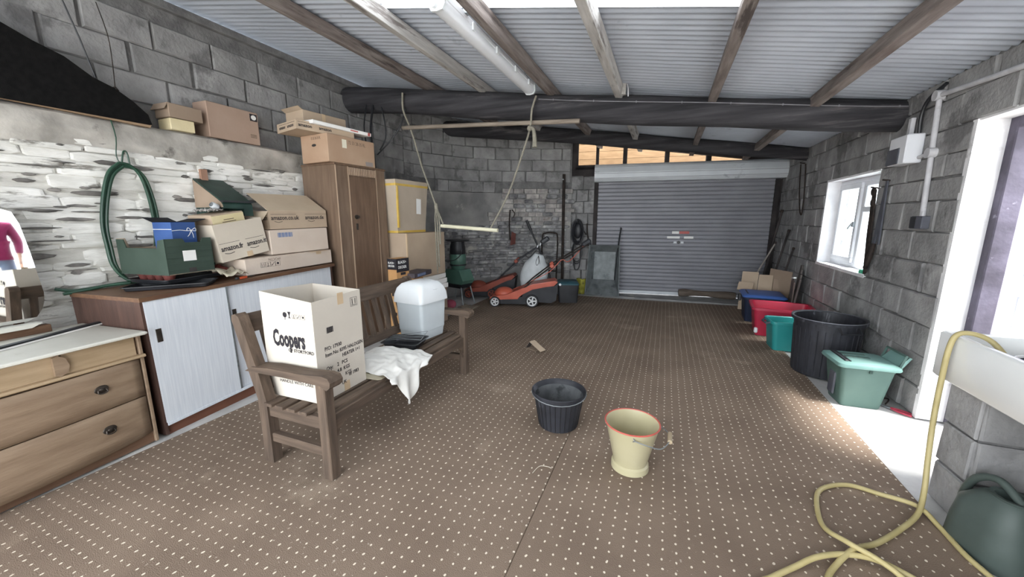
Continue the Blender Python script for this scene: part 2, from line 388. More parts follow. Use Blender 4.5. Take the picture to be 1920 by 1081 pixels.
# ---- curved rear left wall
A_, K_, B_ = (-4.0, 5.2), (-3.868, 6.71), (-1.75, 7.4)
def bez(t): return tuple((1 - t) ** 2 * a + 2 * t * (1 - t) * k + t * t * b for a, k, b in zip(A_, K_, B_))
_bp = [bez(i / 200) for i in range(201)]; _bl = [0]
for i in range(200): _bl.append(_bl[-1] + math.dist(_bp[i], _bp[i + 1]))
BLEN = _bl[-1]
def bplace(u, off=0):
    u = min(max(u, 0), BLEN); i = min(max(next(k for k, v in enumerate(_bl) if v >= u), 1), 200)
    f = (u - _bl[i - 1]) / (_bl[i] - _bl[i - 1]); p = [a + (b - a) * f for a, b in zip(_bp[i - 1], _bp[i])]
    an = math.atan2(_bp[i][1] - _bp[i - 1][1], _bp[i][0] - _bp[i - 1][0])
    return p[0] + math.sin(an) * off, p[1] - math.cos(an) * off, an
wb = M()
def _cw(off, z0, z1, n=40, top=None):
    def f(u, v):
        x, y, a = bplace(u * BLEN, off); zt = min(z1, roofz(x) + .02) if top is None else z1
        return (x, y, z0 + (zt - z0) * v)
    return f
wb.grid(_cw(0, 0, 3.4), 40, 4)
wback = wb.done('wall_back', mortar_m, kind='structure', solid=.2, off=1)
crow = [2.14 + .205 * i for i in range(6)]
def cspan(z0, z1):
    return [(.0, max(.3, min(BLEN - .02, next((k * .05 for k in range(1, 100) if k * .05 > BLEN or roofz(bplace(k * .05)[0]) < z1 - .03), BLEN))))]
block_rows(wback, crow, cspan, lambda u: bplace(u), 5, bl=.43, dep=.025)
wc = M().grid(lambda u, v: (lambda q: (q[0], q[1], v * 1.93))(bplace(u * BLEN, .075 + .02 * noise.noise((u * 12, v * 7, 5)))), 60, 24)
clow = wc.done('rubble_face', cement_m, wback, smooth=True)
for k in range(5):   # row of cut blocks on top of the rendered part
    x, y, an = bplace(.78 + .235 * k, .02); lay(wback, BLK[k % 8], (x, y, 2.03), an, .225, .19, .085, 'block')
rg = random.Random(5); z = .12; ns = 0
while z < 2.0:
    low = z < 1.28; hh = rg.choice((.05, .065, .08)) if low else rg.choice((.075, .085, .1)); u = .55 + rg.uniform(0, .1)
    ustart = .55 if low else (2.05 if z > 1.5 else 1.75) - .1 * rg.random()
    u = max(u, ustart)
    while u < BLEN - .12:
        w = rg.uniform(.1, .32) if low else rg.uniform(.13, .27)
        if ns < 296 and (low is False or rg.random() < .8) and z > .3:
            x, y, an = bplace(u + w / 2, .06)
            lay(wback, rg.choice(RST if low or rg.random() < .35 else BRK), (x, y, z + hh / 2), an, w * .93, hh * .88, rg.uniform(.03, .055), 'stone' if low else 'brick'); ns += 1
        u += w
    z += hh
# ---- back wall round the shutter
def byy(x): return BY + SK * x
AN = math.atan(SK)
pier = M(); pier.prism([(-1.78, byy(-1.78) - .02), (-1.30, byy(-1.30)), (-1.30, byy(-1.3) + .2), (-1.78, byy(-1.78) + .2)], 0, 2.26, 'z')
pr_ = pier.done('wall_shutter_pier', mortar_m, kind='structure')
block_rows(pr_, [0, .222, .444, .667, .889, 1.112, 1.334, 1.556, 1.78, 2.0, 2.25], lambda a, b: [(-1.77, -1.31)], lambda u: (u, byy(u) - .012, AN), 9, bl=.24, dep=.03)
pr2 = M().prism([(1.70, byy(1.7)), (1.95, byy(1.95)), (1.95, byy(1.95) + .2), (1.70, byy(1.7) + .2)], 0, 2.44, 'z').done('wall_shutter_side', dark_m, kind='structure')
# sill kerb under the shutter
M().prism([(-1.75, 7.2), (1.825, 7.32), (1.825, 8.3), (-1.75, 7.9)], -.012, .004, 'z').done('trim_1', cement_m, kind='structure')
# ---- right wall
DY0, DY1, DZ = 2.60, 3.51, 2.08
WY0, WY1, WZ0, WZ1 = 4.63, 5.90, .905, 1.90
wr = M()
for (y0, y1, z0, z1) in ((FY, DY0, 0, 2.47), (DY0, DY1, DZ, 2.47), (DY1, WY0, 0, 2.47), (WY0, WY1, 0, WZ0), (WY0, WY1, WZ1, 2.47), (WY1, 8.2, 0, 2.47)):
    wr.bb(RX, RX + .22, y0, y1, z0, z1)
wright = wr.done('wall_right', mortar_m, kind='structure')
def rspan(z0, z1):
    sp = [(1.2, 7.95)]
    def cut(a, b):
        out = []
        for (p, q) in sp:
            if b <= p or a >= q: out.append((p, q)); continue
            if p < a: out.append((p, a))
            if q > b: out.append((b, q))
        return out
    zm = (z0 + z1) / 2
    if zm < DZ: sp = cut(DY0, DY1)
    if WZ0 < zm < WZ1: sp = cut(WY0, WY1)
    return sp
block_rows(wright, [0, .226, .452, .679, .905, 1.13, 1.355, 1.58, 1.74, 1.90, 2.08, 2.29, 2.44], rspan, lambda u: (RX, u, R(-90)), 21, dep=.018)
# pale plaster on the door reveal and the window reveal
plas = mat('lime_plaster', h('d9d8da'), h('f0eff0'), rough=.95, scale=5, bump=.4, bscale=30, c3=h('b5b2b2'), c3t=.64, c3scale=4)
M().bb(RX - .018, RX + .135, DY1 - .012, DY1 + .03, 0, DZ).bb(RX - .01, RX + .135, DY0, DY1, DZ - .012, DZ + .01).done('door_reveal', plas, wright)
rev = M().bb(RX - .015, RX + .12, WY1 - .015, WY1 + .01, WZ0, WZ1).bb(RX - .02, RX + .12, WY0 - .01, WY1 + .01, WZ0 - .02, WZ0 + .012).bb(RX - .012, RX + .12, WY0 - .01, WY0 + .012, WZ0, WZ1).bb(RX - .02, RX + .12, WY0, WY1, WZ1 - .012, WZ1 + .012)
rev.done('window_reveal', plas, wright)
# window: white frame with a fixed light and an opening casement with a small top light
glass = bpy.data.materials.new('window_glass'); glass.use_nodes = True; _n = glass.node_tree.nodes; _l = glass.node_tree.links
_t = _n.new('ShaderNodeBsdfTransparent'); _t.inputs[0].default_value = (.93, .96, .97, 1); _g = _n.new('ShaderNodeBsdfGlossy'); _g.inputs['Roughness'].default_value = .05
_mx = _n.new('ShaderNodeMixShader'); _mx.inputs[0].default_value = .06; _l.new(_t.outputs[0], _mx.inputs[1]); _l.new(_g.outputs[0], _mx.inputs[2]); _l.new(_mx.outputs[0], _n['Material Output'].inputs[0])
win = M(); wx0, wx1 = RX + .12, RX + .18
for (y0, y1, z0, z1) in ((WY0, WY1, WZ0, WZ0 + .06), (WY0, WY1, WZ1 - .06, WZ1), (WY0, WY0 + .06, WZ0 + .06, WZ1 - .06), (WY1 - .06, WY1, WZ0 + .06, WZ1 - .06), (5.22, 5.29, WZ0 + .06, WZ1 - .06)):
    win.bb(wx0, wx1, y0, y1, z0, z1, bev=.006)
w1 = win.done('window_1', upvc_m, kind='structure')
cs = M()
for (y0, y1, z0, z1) in ((5.29, 5.84, WZ0 + .06, WZ0 + .12), (5.29, 5.84, WZ1 - .12, WZ1 - .06), (5.29, 5.35, WZ0 + .12, WZ1 - .12), (5.78, 5.84, WZ0 + .12, WZ1 - .12)):
    cs.bb(wx0 - .02, wx1 - .02, y0, y1, z0, z1, bev=.006)
cas = cs.done('casement', upvc_m, w1)
M().bb(wx0 - .045, wx0 - .02, 5.30, 5.33, 1.36, 1.42, bev=.004).box((wx0 - .05, 5.345, 1.37), (.014, .11, .016), rot=(R(-35), 0, 0)).done('handle', steel_m, cas)
tl = M()
for (y0, y1, z0, z1) in ((4.69, 5.22, 1.52, 1.58), (4.69, 5.22, WZ1 - .11, WZ1 - .06), (4.69, 4.74, 1.58, WZ1 - .11), (5.17, 5.22, 1.58, WZ1 - .11)):
    tl.bb(wx0 - .015, wx1 - .02, y0, y1, z0, z1, bev=.006)
tl.done('top_light', upvc_m, w1)
for (y0, y1, z0, z1) in ((5.35, 5.78, WZ0 + .12, WZ1 - .12), (4.74, 5.17, 1.58, WZ1 - .11), (4.69, 5.22, WZ0 + .06, 1.52)):
    M().bb(wx0 + .02, wx0 + .026, y0, y1, z0, z1).done('pane', glass, w1)
# door: dark timber frame and a pale boarded leaf swung outward
d1 = M(); fx0, fx1 = RX + .135, RX + .235
d1.bb(fx0, fx1, DY1 - .075, DY1, 0, DZ, bev=.006); d1.bb(fx0, fx1, DY0, DY0 + .075, 0, DZ, bev=.006); d1.bb(fx0, fx1, DY0 + .075, DY1 - .075, DZ - .08, DZ, bev=.006)
doorf_m = mat('weathered_frame', h('4b4752'), h('6d6878'), rough=.7, scale=5, bump=.3, bscale=25, c3=h('9b97a6'), c3t=.66, c3scale=9)
door = d1.done('door_1', doorf_m, kind='structure')
leafm = mat('pale_door_paint', h('c9cde0'), h('dfe2ee'), rough=.6, scale=3, bump=.15, bscale=20, c3=h('aab0c8'), c3t=.66)
for k in range(6): M().bb(fx1 + .01 + .142 * k, fx1 + .148 + .142 * k, DY1 + .03, DY1 + .055, .03, 2.02, bev=.004).done('plank', leafm, door)
for zz in (.35, 1.0, 1.75): M().bb(fx1 + .02, fx1 + .85, DY1 + .008, DY1 + .03, zz - .06, zz + .06, bev=.004).done('ledge_board', leafm, door)
M().bb(fx1 - .02, fx1 + .3, DY1 + .0, DY1 + .008, 1.73, 1.77).cyl((fx1, DY1 - .005, 1.70), (fx1, DY1 - .005, 1.80), .014).done('hinge', iron_m, door)

# ---- roof: corrugated sheets on rafters on two log beams
ceil = M().bb(LX - .02, LX + .05, FY, 4.4, 3.15, 3.215, bev=.006).done('ceiling', mortar_m, kind='structure')
rl_m = bpy.data.materials.new('translucent_sheet'); rl_m.use_nodes = True; _n = rl_m.node_tree.nodes; _l = rl_m.node_tree.links
_a = _n.new('ShaderNodeBsdfTransparent'); _a.inputs[0].default_value = (.85, .88, .9, 1); _b = _n.new('ShaderNodeBsdfTranslucent'); _b.inputs[0].default_value = (.40, .42, .44, 1)
_mx = _n.new('ShaderNodeMixShader'); _mx.inputs[0].default_value = 1.0; _l.new(_a.outputs[0], _mx.inputs[1]); _l.new(_b.outputs[0], _mx.inputs[2]); _l.new(_mx.outputs[0], _n['Material Output'].inputs[0])
edges = [-1.9, -1.05, -.2, .65, 1.7, 2.69, 3.55, 4.3, 5.1, 6.0, 6.9, 7.78]
for k, (y0, y1) in enumerate(zip(edges, edges[1:])):
    n = round((y1 - y0 + .04) / .0095); lap = .004 * (k % 2)
    for xa, xb, lit in (((-4.25, 2.1, False),) if k != 4 else ((-4.25, -2.04, False), (-2.06, .36, True), (.34, 2.1, False))):
        def f(u, v, y0=y0, y1=y1, lap=lap, xa=xa, xb=xb, lit=lit):
            y = y0 - .02 + (y1 - y0 + .04) * v; x = xa + (xb - xa) * u
            y += .09 * (x + .5); return (x, y, roofz(x) + .016 + .009 * math.sin(2 * PI * (y - .09 * x) / .076) + lap + (.003 if lit else 0))
        M().grid(f, 1, n).done('rooflight_sheet' if lit else 'roof_sheet', rl_m if lit else roof_m, ceil, smooth=True, ang=80)
for i, x in enumerate((-2.78, -2.05, -1.25, -.53, .33, 1.15)):
    wdt = .072; z = roofz(x)
    M().box((x, (FY + 7.6) / 2, z - .052), (wdt, 7.6 - FY, .1), rot=(0, math.atan(.14), 0), bev=.004).done('rafter', rafterw_m if i in (1, 3) else rafter_m, ceil)
bm_ = M().tube([(-4.1, 4.15, 3.0), (-3.2, 4.17, 2.9), (-2, 4.25, 2.74), (-1, 4.3, 2.62), (0, 4.36, 2.51), (1, 4.42, 2.40), (1.9, 4.47, 2.31)], lambda t: .152 - .022 * t + .006 * math.sin(t * 23), 16, k=4)
bm_.done('log_beam', logm, ceil, smooth=True)
bk = M().tube([(-3.9, 6.1, 3.04), (-1.5, 6.4, 2.775), (-.2, 6.58, 2.61), (1.04, 6.74, 2.465), (1.9, 6.85, 2.35)], lambda t: .125 - .035 * t + .004 * math.sin(t * 19), 16, k=5)
bk.done('log_beam', logm, ceil, smooth=True)

# ---- roller shutter
sh = M().prism([(-1.32, byy(-1.32) - .07), (-1.25, byy(-1.25) - .07), (-1.25, byy(-1.25) + .04), (-1.32, byy(-1.32) + .04)], 0, 2.42, 'z')
sh.prism([(1.69, byy(1.69) - .07), (1.76, byy(1.76) - .07), (1.76, byy(1.76) + .04), (1.69, byy(1.69) + .04)], 0, 2.42, 'z')
door2 = sh.done('door_2', dark_m, kind='structure')
nsl = 29; z0s, z1s = .075, 2.16; ph = (z1s - z0s) / nsl; Ls = 2.97 / math.cos(AN)
slm = M().prism([(-.012, 0), (.006, 0), (.006, ph), (-.012, ph), (-.016, ph * .93), (-.026, ph * .8), (-.028, ph * .5), (-.026, ph * .2), (-.016, ph * .07)], -Ls / 2, Ls / 2, 'x').mesh('slat', shut_m, True, 35)
for k in range(nsl): link('slat', slm, door2, (.22, byy(.22), z0s + ph * k), (0, 0, AN))
M().box((.22, byy(.22) - .012, .045), (Ls, .04, .06), rot=(0, 0, AN), bev=.006).done('bottom_bar', shutbox_m, door2)
bxp = [(-.25, .0), (-.29, .05), (-.30, .16), (-.27, .27), (-.2, .31), (0, .31), (0, 0)]
M().prism(bxp, -1.56, 1.56, 'x').done('shutter_box', shutbox_m, door2, loc=(.22, byy(.22), 2.125), rot=(0, 0, AN))
for zz, yy in ((.06, -.296), (.14, -.303), (.255, -.28)):
    M().box((0, yy, zz), (3.12, .006, .006)).done('box_rib', shut_m, door2, loc=(.22, byy(.22), 2.125), rot=(0, 0, AN))
q = bpy.data.objects
def on_shut(u, z, w, hh, m, name): return M().box((0, 0, 0), (w, .004, hh)).done(name, m, door2, loc=(u, byy(u) - .032, z), rot=(0, 0, AN))
redst = mat('red_sticker', h('b85c58'), h('c4716b'), rough=.5, scale=20, bump=0)
on_shut(.17, 1.20, .12, .045, paper_m, 'sticker'); on_shut(.32, 1.20, .17, .045, redst, 'sticker')
on_shut(.14, 1.11, .22, .04, paper_m, 'sticker'); on_shut(.40, 1.11, .16, .04, paper_m, 'sticker')
lk = M(); lk.cyl((0, 0, 0), (0, -.03, 0), .028, n=14); lk.done('lock', blackp_m, door2, loc=(.235, byy(.235) - .03, 1.02))
M().box((-.06, 0, 0), (.05, .012, .03)).box((.06, 0, 0), (.05, .012, .03)).box((0, 0, -.018), (.19, .006, .006)).done('lock_bar', shutbox_m, door2, loc=(.235, byy(.235) - .034, 1.02))
# gable framing above the shutter
gf = M()
for x, w in ((-1.735, .16), (-1.30, .055), (-.80, .075), (-.07, .075), (.62, .08)):
    gf.box((x, byy(x) + .04, (2.42 + roofz(x)) / 2), (w, .08, roofz(x) - 2.42), rot=(0, 0, AN))
gf.box((.03, byy(.03) + .04, 2.40), (3.5, .1, .05), rot=(0, 0, AN)); gf.box((-1.57, byy(-1.57) + .04, 2.35), (.58, .1, .22), rot=(0, 0, AN))
gf.done('trim_2', dark_m, kind='structure')
gx = 3.6 / math.cos(math.atan(.14))
M().box((.05, byy(.05) - .02, roofz(.05) - .02), (gx, .1, .05), rot=(0, math.atan(.14), AN)).done('trim_3', dark_m, kind='structure')
# timber-clad neighbour seen through the gable gap
pine = wood('shaded_pine', '6f5538', '7f6446', 'x', rough=.6, rnd=.08)  # plank colour darkened to carry the shade that nothing casts on this wall
pt = thing('timber_cladding', 'pale pine plank wall lit by daylight behind the gap above the roller shutter', 'cladding', (.1, 8.75, 1.6), AN)
for k in range(14): M().box((0, 0, .08 + .158 * k), (4.6, .03, .153), bev=.002).done('plank', pine, pt)
M().bb(-2.3, 2.3, .016, .024, .0, 2.2).done('backing_board', dark_m, pt)  # dark board added to keep daylight from showing through the plank gaps
for x in (-1.9, 0, 1.9): M().bb(x - .03, x + .03, .025, .07, -1.62, 1.8).done('post', dark_m, pt)

# ---- outside
M().bb(2.045, 16, -12, 22, -.2, -.03).bb(-14, 2.045, 8.6, 22, -.2, -.03).bb(-14, 2.045, -14, FY - .1, -.2, -.03).done('yard_ground', mat('yard_concrete', h('c4c2bd'), h('d9d7d2'), rough=.95, scale=1.5, bump=.2), kind='structure')

# ================================================================== LEFT SIDE FURNITURE
oak_m = wood('dressing_table_oak', '85705c', '98836d', 'y', rough=.55)
oakl_m = wood('pale_drawer_oak', 'a08a6d', 'b49d80', 'y', rough=.55)
oakd_m = wood('plinth_oak', '5f4736', '725744', 'y')
creamtop = mat('cream_top', h('d3d1c6'), h('dedcd2'), rough=.45, scale=4, bump=.03, c3=h('b9b3a3'), c3t=.7, c3scale=5)
brass_m = mat('dark_brass', h('3f3a35'), h('57504a'), rough=.45, scale=20, bump=.1, metal=.7)
mirror_m = bpy.data.materials.new('mirror_glass'); mirror_m.use_nodes = True
_b = mirror_m.node_tree.nodes['Principled BSDF']; _b.inputs['Metallic'].default_value = 1; _b.inputs['Roughness'].default_value = .02; _b.inputs['Base Color'].default_value = (.86, .87, .86, 1)
t = thing('dressing_table', 'oak dressing table with cream top, mirror and oval drawer handles beside the white cabinet', 'dressing table', (-3.02, 1.24, 0), R(5))
M().bb(-.60, -.02, -.02, 0, 0, .735, bev=.004).done('side_panel', oak_m, t)
M().bb(-.60, -.02, -1.2, -1.18, 0, .735, bev=.004).done('side_panel', oak_m, t)
M().bb(-.60, -.04, -1.18, -.02, .06, .73).done('carcass', oakd_m, t)
M().bb(-.61, -.035, -1.18, -.02, 0, .075).done('plinth', oakd_m, t)
M().rrect([(.322, .612, .012, .733), (.33, .62, .02, .738), (.33, .62, .02, .747), (.32, .61, .012, .753)], c=(-.30, -.60, 0), cap1=True).done('top', creamtop, t, smooth=True)
for y0, y1 in ((-.355, -.03), (-1.17, -.36)): M().bb(-.045, -.028, y0, y1, .605, .728, bev=.003).done('small_drawer', oakl_m, t)
M().prism([(-.395, .615), (-.375, .605), (-.345, .62), (-.335, .66), (-.345, .70), (-.375, .725), (-.395, .715)], -.035, -.008, 'x').done('drawer_pull', oak_m, t)
M().prism([(-.05, .585), (-.008, .585), (.0, .592), (-.004, .605), (-.05, .607)], -1.19, -.0, 'y').done('moulding', oakl_m, t)
def bow(z0, z1, curve=0):
    def f(u, v):
        y = -1.165 + u * 1.135; k = 1 - (2 * u - 1) ** 2
        return (-.02 + .03 * k, y, z0 + (z1 - z0) * v - (curve * (1 - (2 * u - 1) ** 2) ** .8) * (1 - v))
    return M().grid(f, 24, 4)
for z0, z1, cv in ((.335, .58, 0), (.075, .328, -.0)):
    d = bow(z0, z1, .02 if z0 < .1 else 0).done('drawer', oak_m, t, smooth=True, solid=.02, off=-1)
    for yy in (-.235, -.96):
        hd = M(); hz = (z0 + z1) / 2 + .01; k = 1 - (2 * ((yy + 1.165) / 1.135) - 1) ** 2; hx = -.02 + .03 * k
        hd.lathe([(.0, .0), (.034, .0), (.03, .006), (.012, .008), (.009, .012), (0, .014)], 18, sx=1, sy=.72, cap0=False)
        hd.tube([(-.018, .0, .01), (-.02, -.016, .016), (0, -.022, .018), (.02, -.016, .016), (.018, 0, .01)], .0035, 6, k=3)
        hd.done('handle', brass_m, d, smooth=True, loc=(hx, yy, hz), rot=(R(90), 0, R(90)))
mr = [(1.035, 1.49), (1.055, 1.42), (1.072, 1.25), (1.09, 1.0), (1.085, .95), (1.07, .90), (1.04, .855), (1.0, .835), (.13, .835), (.09, .855), (.05, .95), (.05, 1.2), (.08, 1.42), (.10, 1.49), (.13, 1.505), (1.0, 1.505)]
mr = [(y - 1.24, z) for y, z in mr]
mp_ = M().prism([(y - .57 * 0, z) for y, z in mr], -.004, .0, 'x')
mo = mp_.done('mirror', mirror_m, t, loc=(-.565, 0, 0), rot=(0, 0, R(-2.4)), label='frameless mirror with clipped corners')
M().prism([(y * .998 - .002, z * .998 + .002) for y, z in mr], -.016, -.005, 'x').done('backing_board', dark_m, mo)
M().bb(-.60, -.545, -1.12, -.16, .752, .80, bev=.004).done('mirror_rail', oakd_m, t)
M().prism([(-1.05, .80), (-.25, .80), (-.20, .823), (-1.05, .823)], -.60, -.52, 'x').done('mirror_shelf', creamtop, t)
for yy in (-.25, -.95): M().bb(-.66, -.645, yy - .02, yy + .02, .80, 1.1).done('mirror_support', oakd_m, t)
st = thing('curtain_track', 'black strip with pale edge lying along the cream dressing table top', 'strip', (-3.37, .97, .7545), R(24))
M().bb(-.022, .012, -.55, .33, 0, .018, bev=.003).done('bar', blackp_m, st); M().bb(.013, .02, -.55, .33, 0, .008).done('edge_strip', paper_m, st)
M().bb(-.05, -.03, -.45, .30, 0, .012, bev=.002).done('thin_bar', greyp_m, st)

# ---- white sliding-door cabinet
lam = mat('white_laminate', h('d0d5dc'), h('dee2e7'), rough=.45, scale=3, bump=.03, stretch=(30, 30, 1.2))
teak = wood('cabinet_teak', '5e4436', '73563f', 'y', rough=.5); teakd = wood('cabinet_side', '44322c', '553f37', 'z', rough=.5)
c = thing('sideboard_cabinet', 'long brown cabinet with white sliding doors against the whitewashed wall', 'cabinet', (-3.06, 1.285, 0), rot=(R(1.0), 0, R(6)))
CL = 1.70
M().bb(-.67, 0, 0, .02, .0, .93).done('side_panel', teakd, c); M().bb(-.53, -.02, CL - .02, CL, 0, .93).done('side_panel', teakd, c)
M().prism([(-.665, .02), (-.645, .02), (-.505, CL - .02), (-.525, CL - .02)], .08, .93, 'z').bb(-.50, -.04, .02, CL - .02, .06, .08).done('carcass', teakd, c)
M().prism([(-.67, -.005), (.012, -.005), (.012, CL + .005), (-.53, CL + .005)], .93, .957, 'z').done('top', teak, c)
M().bb(-.03, -.02, .02, CL - .02, -.03, .07).done('plinth', mat('red_plinth', h('6b4636'), h('7d5443'), rough=.6, scale=3), c)
M().bb(-.022, .006, .02, CL - .0, .06, .083, bev=.002).done('door_track', lam, c)
for (y0, y1, x, yp) in ((.015, .565, .001, .07), (.545, CL - .03, -.018, .60)):
    d = M().bb(x - .016, x, y0, y1, .083, .928, bev=.002).done('door', lam, c)
    pl = M(); pl.bb(x - .001, x + .004, yp - .016, yp + .016, .645, .735, bev=.001); pl.bb(x + .003, x + .0045, yp - .008, yp + .008, .66, .72)
    pl.done('finger_pull', brass_m, d)
M().bb(-.004, .003, .545, .56, .083, .925).done('edge_strip', steel_m, c)

# ---- wardrobe
wal = wood('wardrobe_walnut', '6d5a4b', '7f6b5a', 'z', rough=.5); wald = wood('wardrobe_door', '634f40', '735d4c', 'z', rough=.5); wall_ = wood('wardrobe_edge', '97806c', 'a58f7a', 'z')
w = thing('wardrobe', 'tall brown wooden wardrobe with fluted top strip, stacked with boxes', 'wardrobe', (-3.20, 3.045, 0), R(-5))
M().bb(-.52, 0, 0, .68, .06, 2.0).done('body', wal, w); M().bb(-.51, -.02, .01, .67, 0, .06).done('plinth', wald, w)
M().bb(-.525, .012, -.008, .69, 2.0, 2.022, bev=.004).done('top', wald, w)
M().bb(0, .012, .165, .535, .12, 1.90, bev=.003).done('door', wald, w)
dd_ = w.children[-1]
M().cyl((.012, .225, 1.47), (.022, .225, 1.47), .024, n=14).cyl((.022, .225, 1.47), (.045, .225, 1.47), .011, .016).done('knob', brass_m, dd_, smooth=True)
M().bb(.012, .016, .212, .238, 1.33, 1.40).done('keyhole_plate', brass_m, dd_)
for y in (.0, .155, .535): M().bb(0, .014, y, y + .01, .06, 2.0, bev=.002).done('edge_bead', wall_, w)
fs = thing('x', 'x', 'x'); bpy.data.objects.remove(fs)
M().bb(0, .008, .165, .535, 1.905, 1.995).done('frieze', wal, w)
fr = w.children[-1]
for k in range(16): M().cyl((.008, .177 + .023 * k, 1.912), (.008, .177 + .023 * k, 1.99), .009, n=6).done('flute', wall_, fr)

# ---- boxes on the wardrobe
b = carton('carton', 'brown carton with a hand hole and a white label, directly on the wardrobe top', (-3.385, 3.31, 2.023), R(-6), (.42, .60, .275), card3)
b.children[0].data.materials[0] = carton_m('cardboard_warm', 'a98b73', 'b59a82')
D = (.42, .60, .275)
fpatch(b, '+x', D, -.10, .20, .055, .085, mat('cream_label', h('e3dcc6'), h('ebe5d2'), rough=.8), 'label')
ftext(b, '+x', D, -.05, .205, '72 33 28-35 RL', .05, inkb_m, sx=.72); ftext(b, '-y', D, -.04, .225, '72 33 28-35 RL', .035, inkb_m, sx=.7)
M().lathe([(.0, 0), (.036, 0)], 16, sx=1, sy=.38, cap0=False).done('hand_hole', dark_m, b, loc=fpos('-y', D, .0, .17), rot=FROT['-y'])
fpatch(b, '+x', D, .215, .03, .10, .045, mat('grey_tape', h('8d8480'), h('978e8a'), rough=.5), 'tape')
D = (.40, .60, .085)
b = carton('carton', 'shallow open carton with brand print across the larger carton on the wardrobe', (-3.46, 3.10, 2.30), R(-14), D, card2, opened=True)
for u in (-.15, .02): ftext(b, '-y', D, u, .028, 'amazon', .042, ink_m, bold=.001); fpatch(b, '-y', D, u + .075, .068, .16, .003, ink_m, 'printed_line')
for u in (-.28, -.08): ftext(b, '+x', D, u, .028, 'amazon', .042, ink_m, bold=.001); fpatch(b, '+x', D, u + .075, .068, .16, .003, ink_m, 'printed_line')
b = carton('postal_packet', 'thin white postal packet lying in the shallow carton on the wardrobe', (-3.30, 3.22, 2.365), 0, (.24, .66, .035), paper_m, rot=(R(-1.5), R(4), R(-12)), cat='packet')
fpatch(b, '+z', (.24, .66, .035), .04, .12, .10, .02, redst, 'printed_line')
fpatch(b, '+x', (.24, .66, .035), .30, .0175, .03, .034, redst, 'tape'); fpatch(b, '+x', (.24, .66, .035), .12, .0175, .09, .012, redst, 'printed_line')
D = (.30, .50, .15)
b = carton('carton', 'battered tan carton with a curved arrow print, topmost on the wardrobe', (-3.60, 3.24, 2.39), R(-8), D, card2, flaps=(('-y', .05, 30),))
sm = M().tube([(0, -.09, .0), (0, -.05, -.014), (0, 0, -.02), (0, .05, -.012), (0, .075, .004)], lambda t_: .002 + .006 * math.sin(PI * min(1, t_ * 1.1)), 6, k=4); sm.done('printed_arrow', ink_m, b, loc=fpos('+x', D, .08, .075, -.003))
fpatch(b, '+x', D, -.02, .075, .04, .15, tan_m, 'tape')
# dark space under the shallow carton
# ---- boxes on the ledge
b = carton('carton', 'long brown carton with a black and white sticker on the high ledge', (-3.895, 2.485, 2.165), R(1), (.20, .46, .30), carton_m('cardboard_mauve', 'a28a7a', 'ae9787'))
D = (.20, .46, .30); fpatch(b, '+x', D, .185, .25, .07, .065, ink_m, 'sticker')
M().lathe([(0, 0), (.026, 0)], 9, sx=1, sy=.9, cap0=False).done('sticker_shape', paper_m, b, loc=fpos('+x', D, .185, .25, .003), rot=FROT['+x'])
[fpatch(b, '+x', D, .17, .065 + .012 * q_, .06, .007, inkb_m, 'printed_line') for q_ in range(3)]
b = carton('carton', 'small plain carton with an open end, on the ledge beside the long carton', (-3.87, 2.085, 2.262), R(2), (.18, .25, .11), card3, flaps=(('-y', .06, -60),))
b = carton('cream_packet', 'cream packet flattened under the small plain carton on the ledge', (-3.86, 2.05, 2.165), R(-2), (.18, .17, .09), mat('cream_card', h('cdbf98'), h('d8cba8'), rough=.8), cat='packet')
# ---- black felt board hung over the ledge
felt = mat('black_felt', h('141414'), h('1d1c1c'), rough=1, scale=30, bump=.3, bscale=200, spec=.05)
ply = wood('ply_edge', '8c745c', 'a58b70', 'y')
pts = [(-.2, 2.165), (1.10, 2.165), (1.655, 2.152), (1.822, 2.146), (1.832, 2.17), (1.817, 2.238), (1.738, 2.313), (1.643, 2.378), (1.538, 2.416), (1.412, 2.505), (1.281, 2.55), (1.166, 2.605), (.9, 2.66), (.4, 2.70), (-.2, 2.70)]
fb = thing('felt_board', 'large black felt covered board with bare wooden edge hanging above the mirror', 'board', (-3.76, 0, 0))
M().prism(pts, -.04, -.008, 'x').done('board', ply, fb)
M().prism([(y, max(z, 2.165)) for y, z in pts], -.008, .0, 'x').done('felt_face', felt, fb)
M().tube([(-.03, 1.468, 2.863), (-.02, 1.44, 3.1), (-.02, 1.44, 3.17)], .004, 6).tube([(-.03, 1.468, 2.863), (-.02, 1.512, 2.658), (-.01, 1.553, 2.42)], .005, 6).done('hanging_wire', blackp_m, fb)
M().tube([(-.2, 1.71, 3.0), (-.1, 1.70, 2.77), (-.08, 1.692, 2.59), (-.02, 1.654, 2.37)], .003, 6, k=3).tube([(-.03, 1.62, 2.37), (0, 1.65, 2.385), (-.02, 1.67, 2.37)], .006, 6).done('hanging_wire', iron_m, fb)
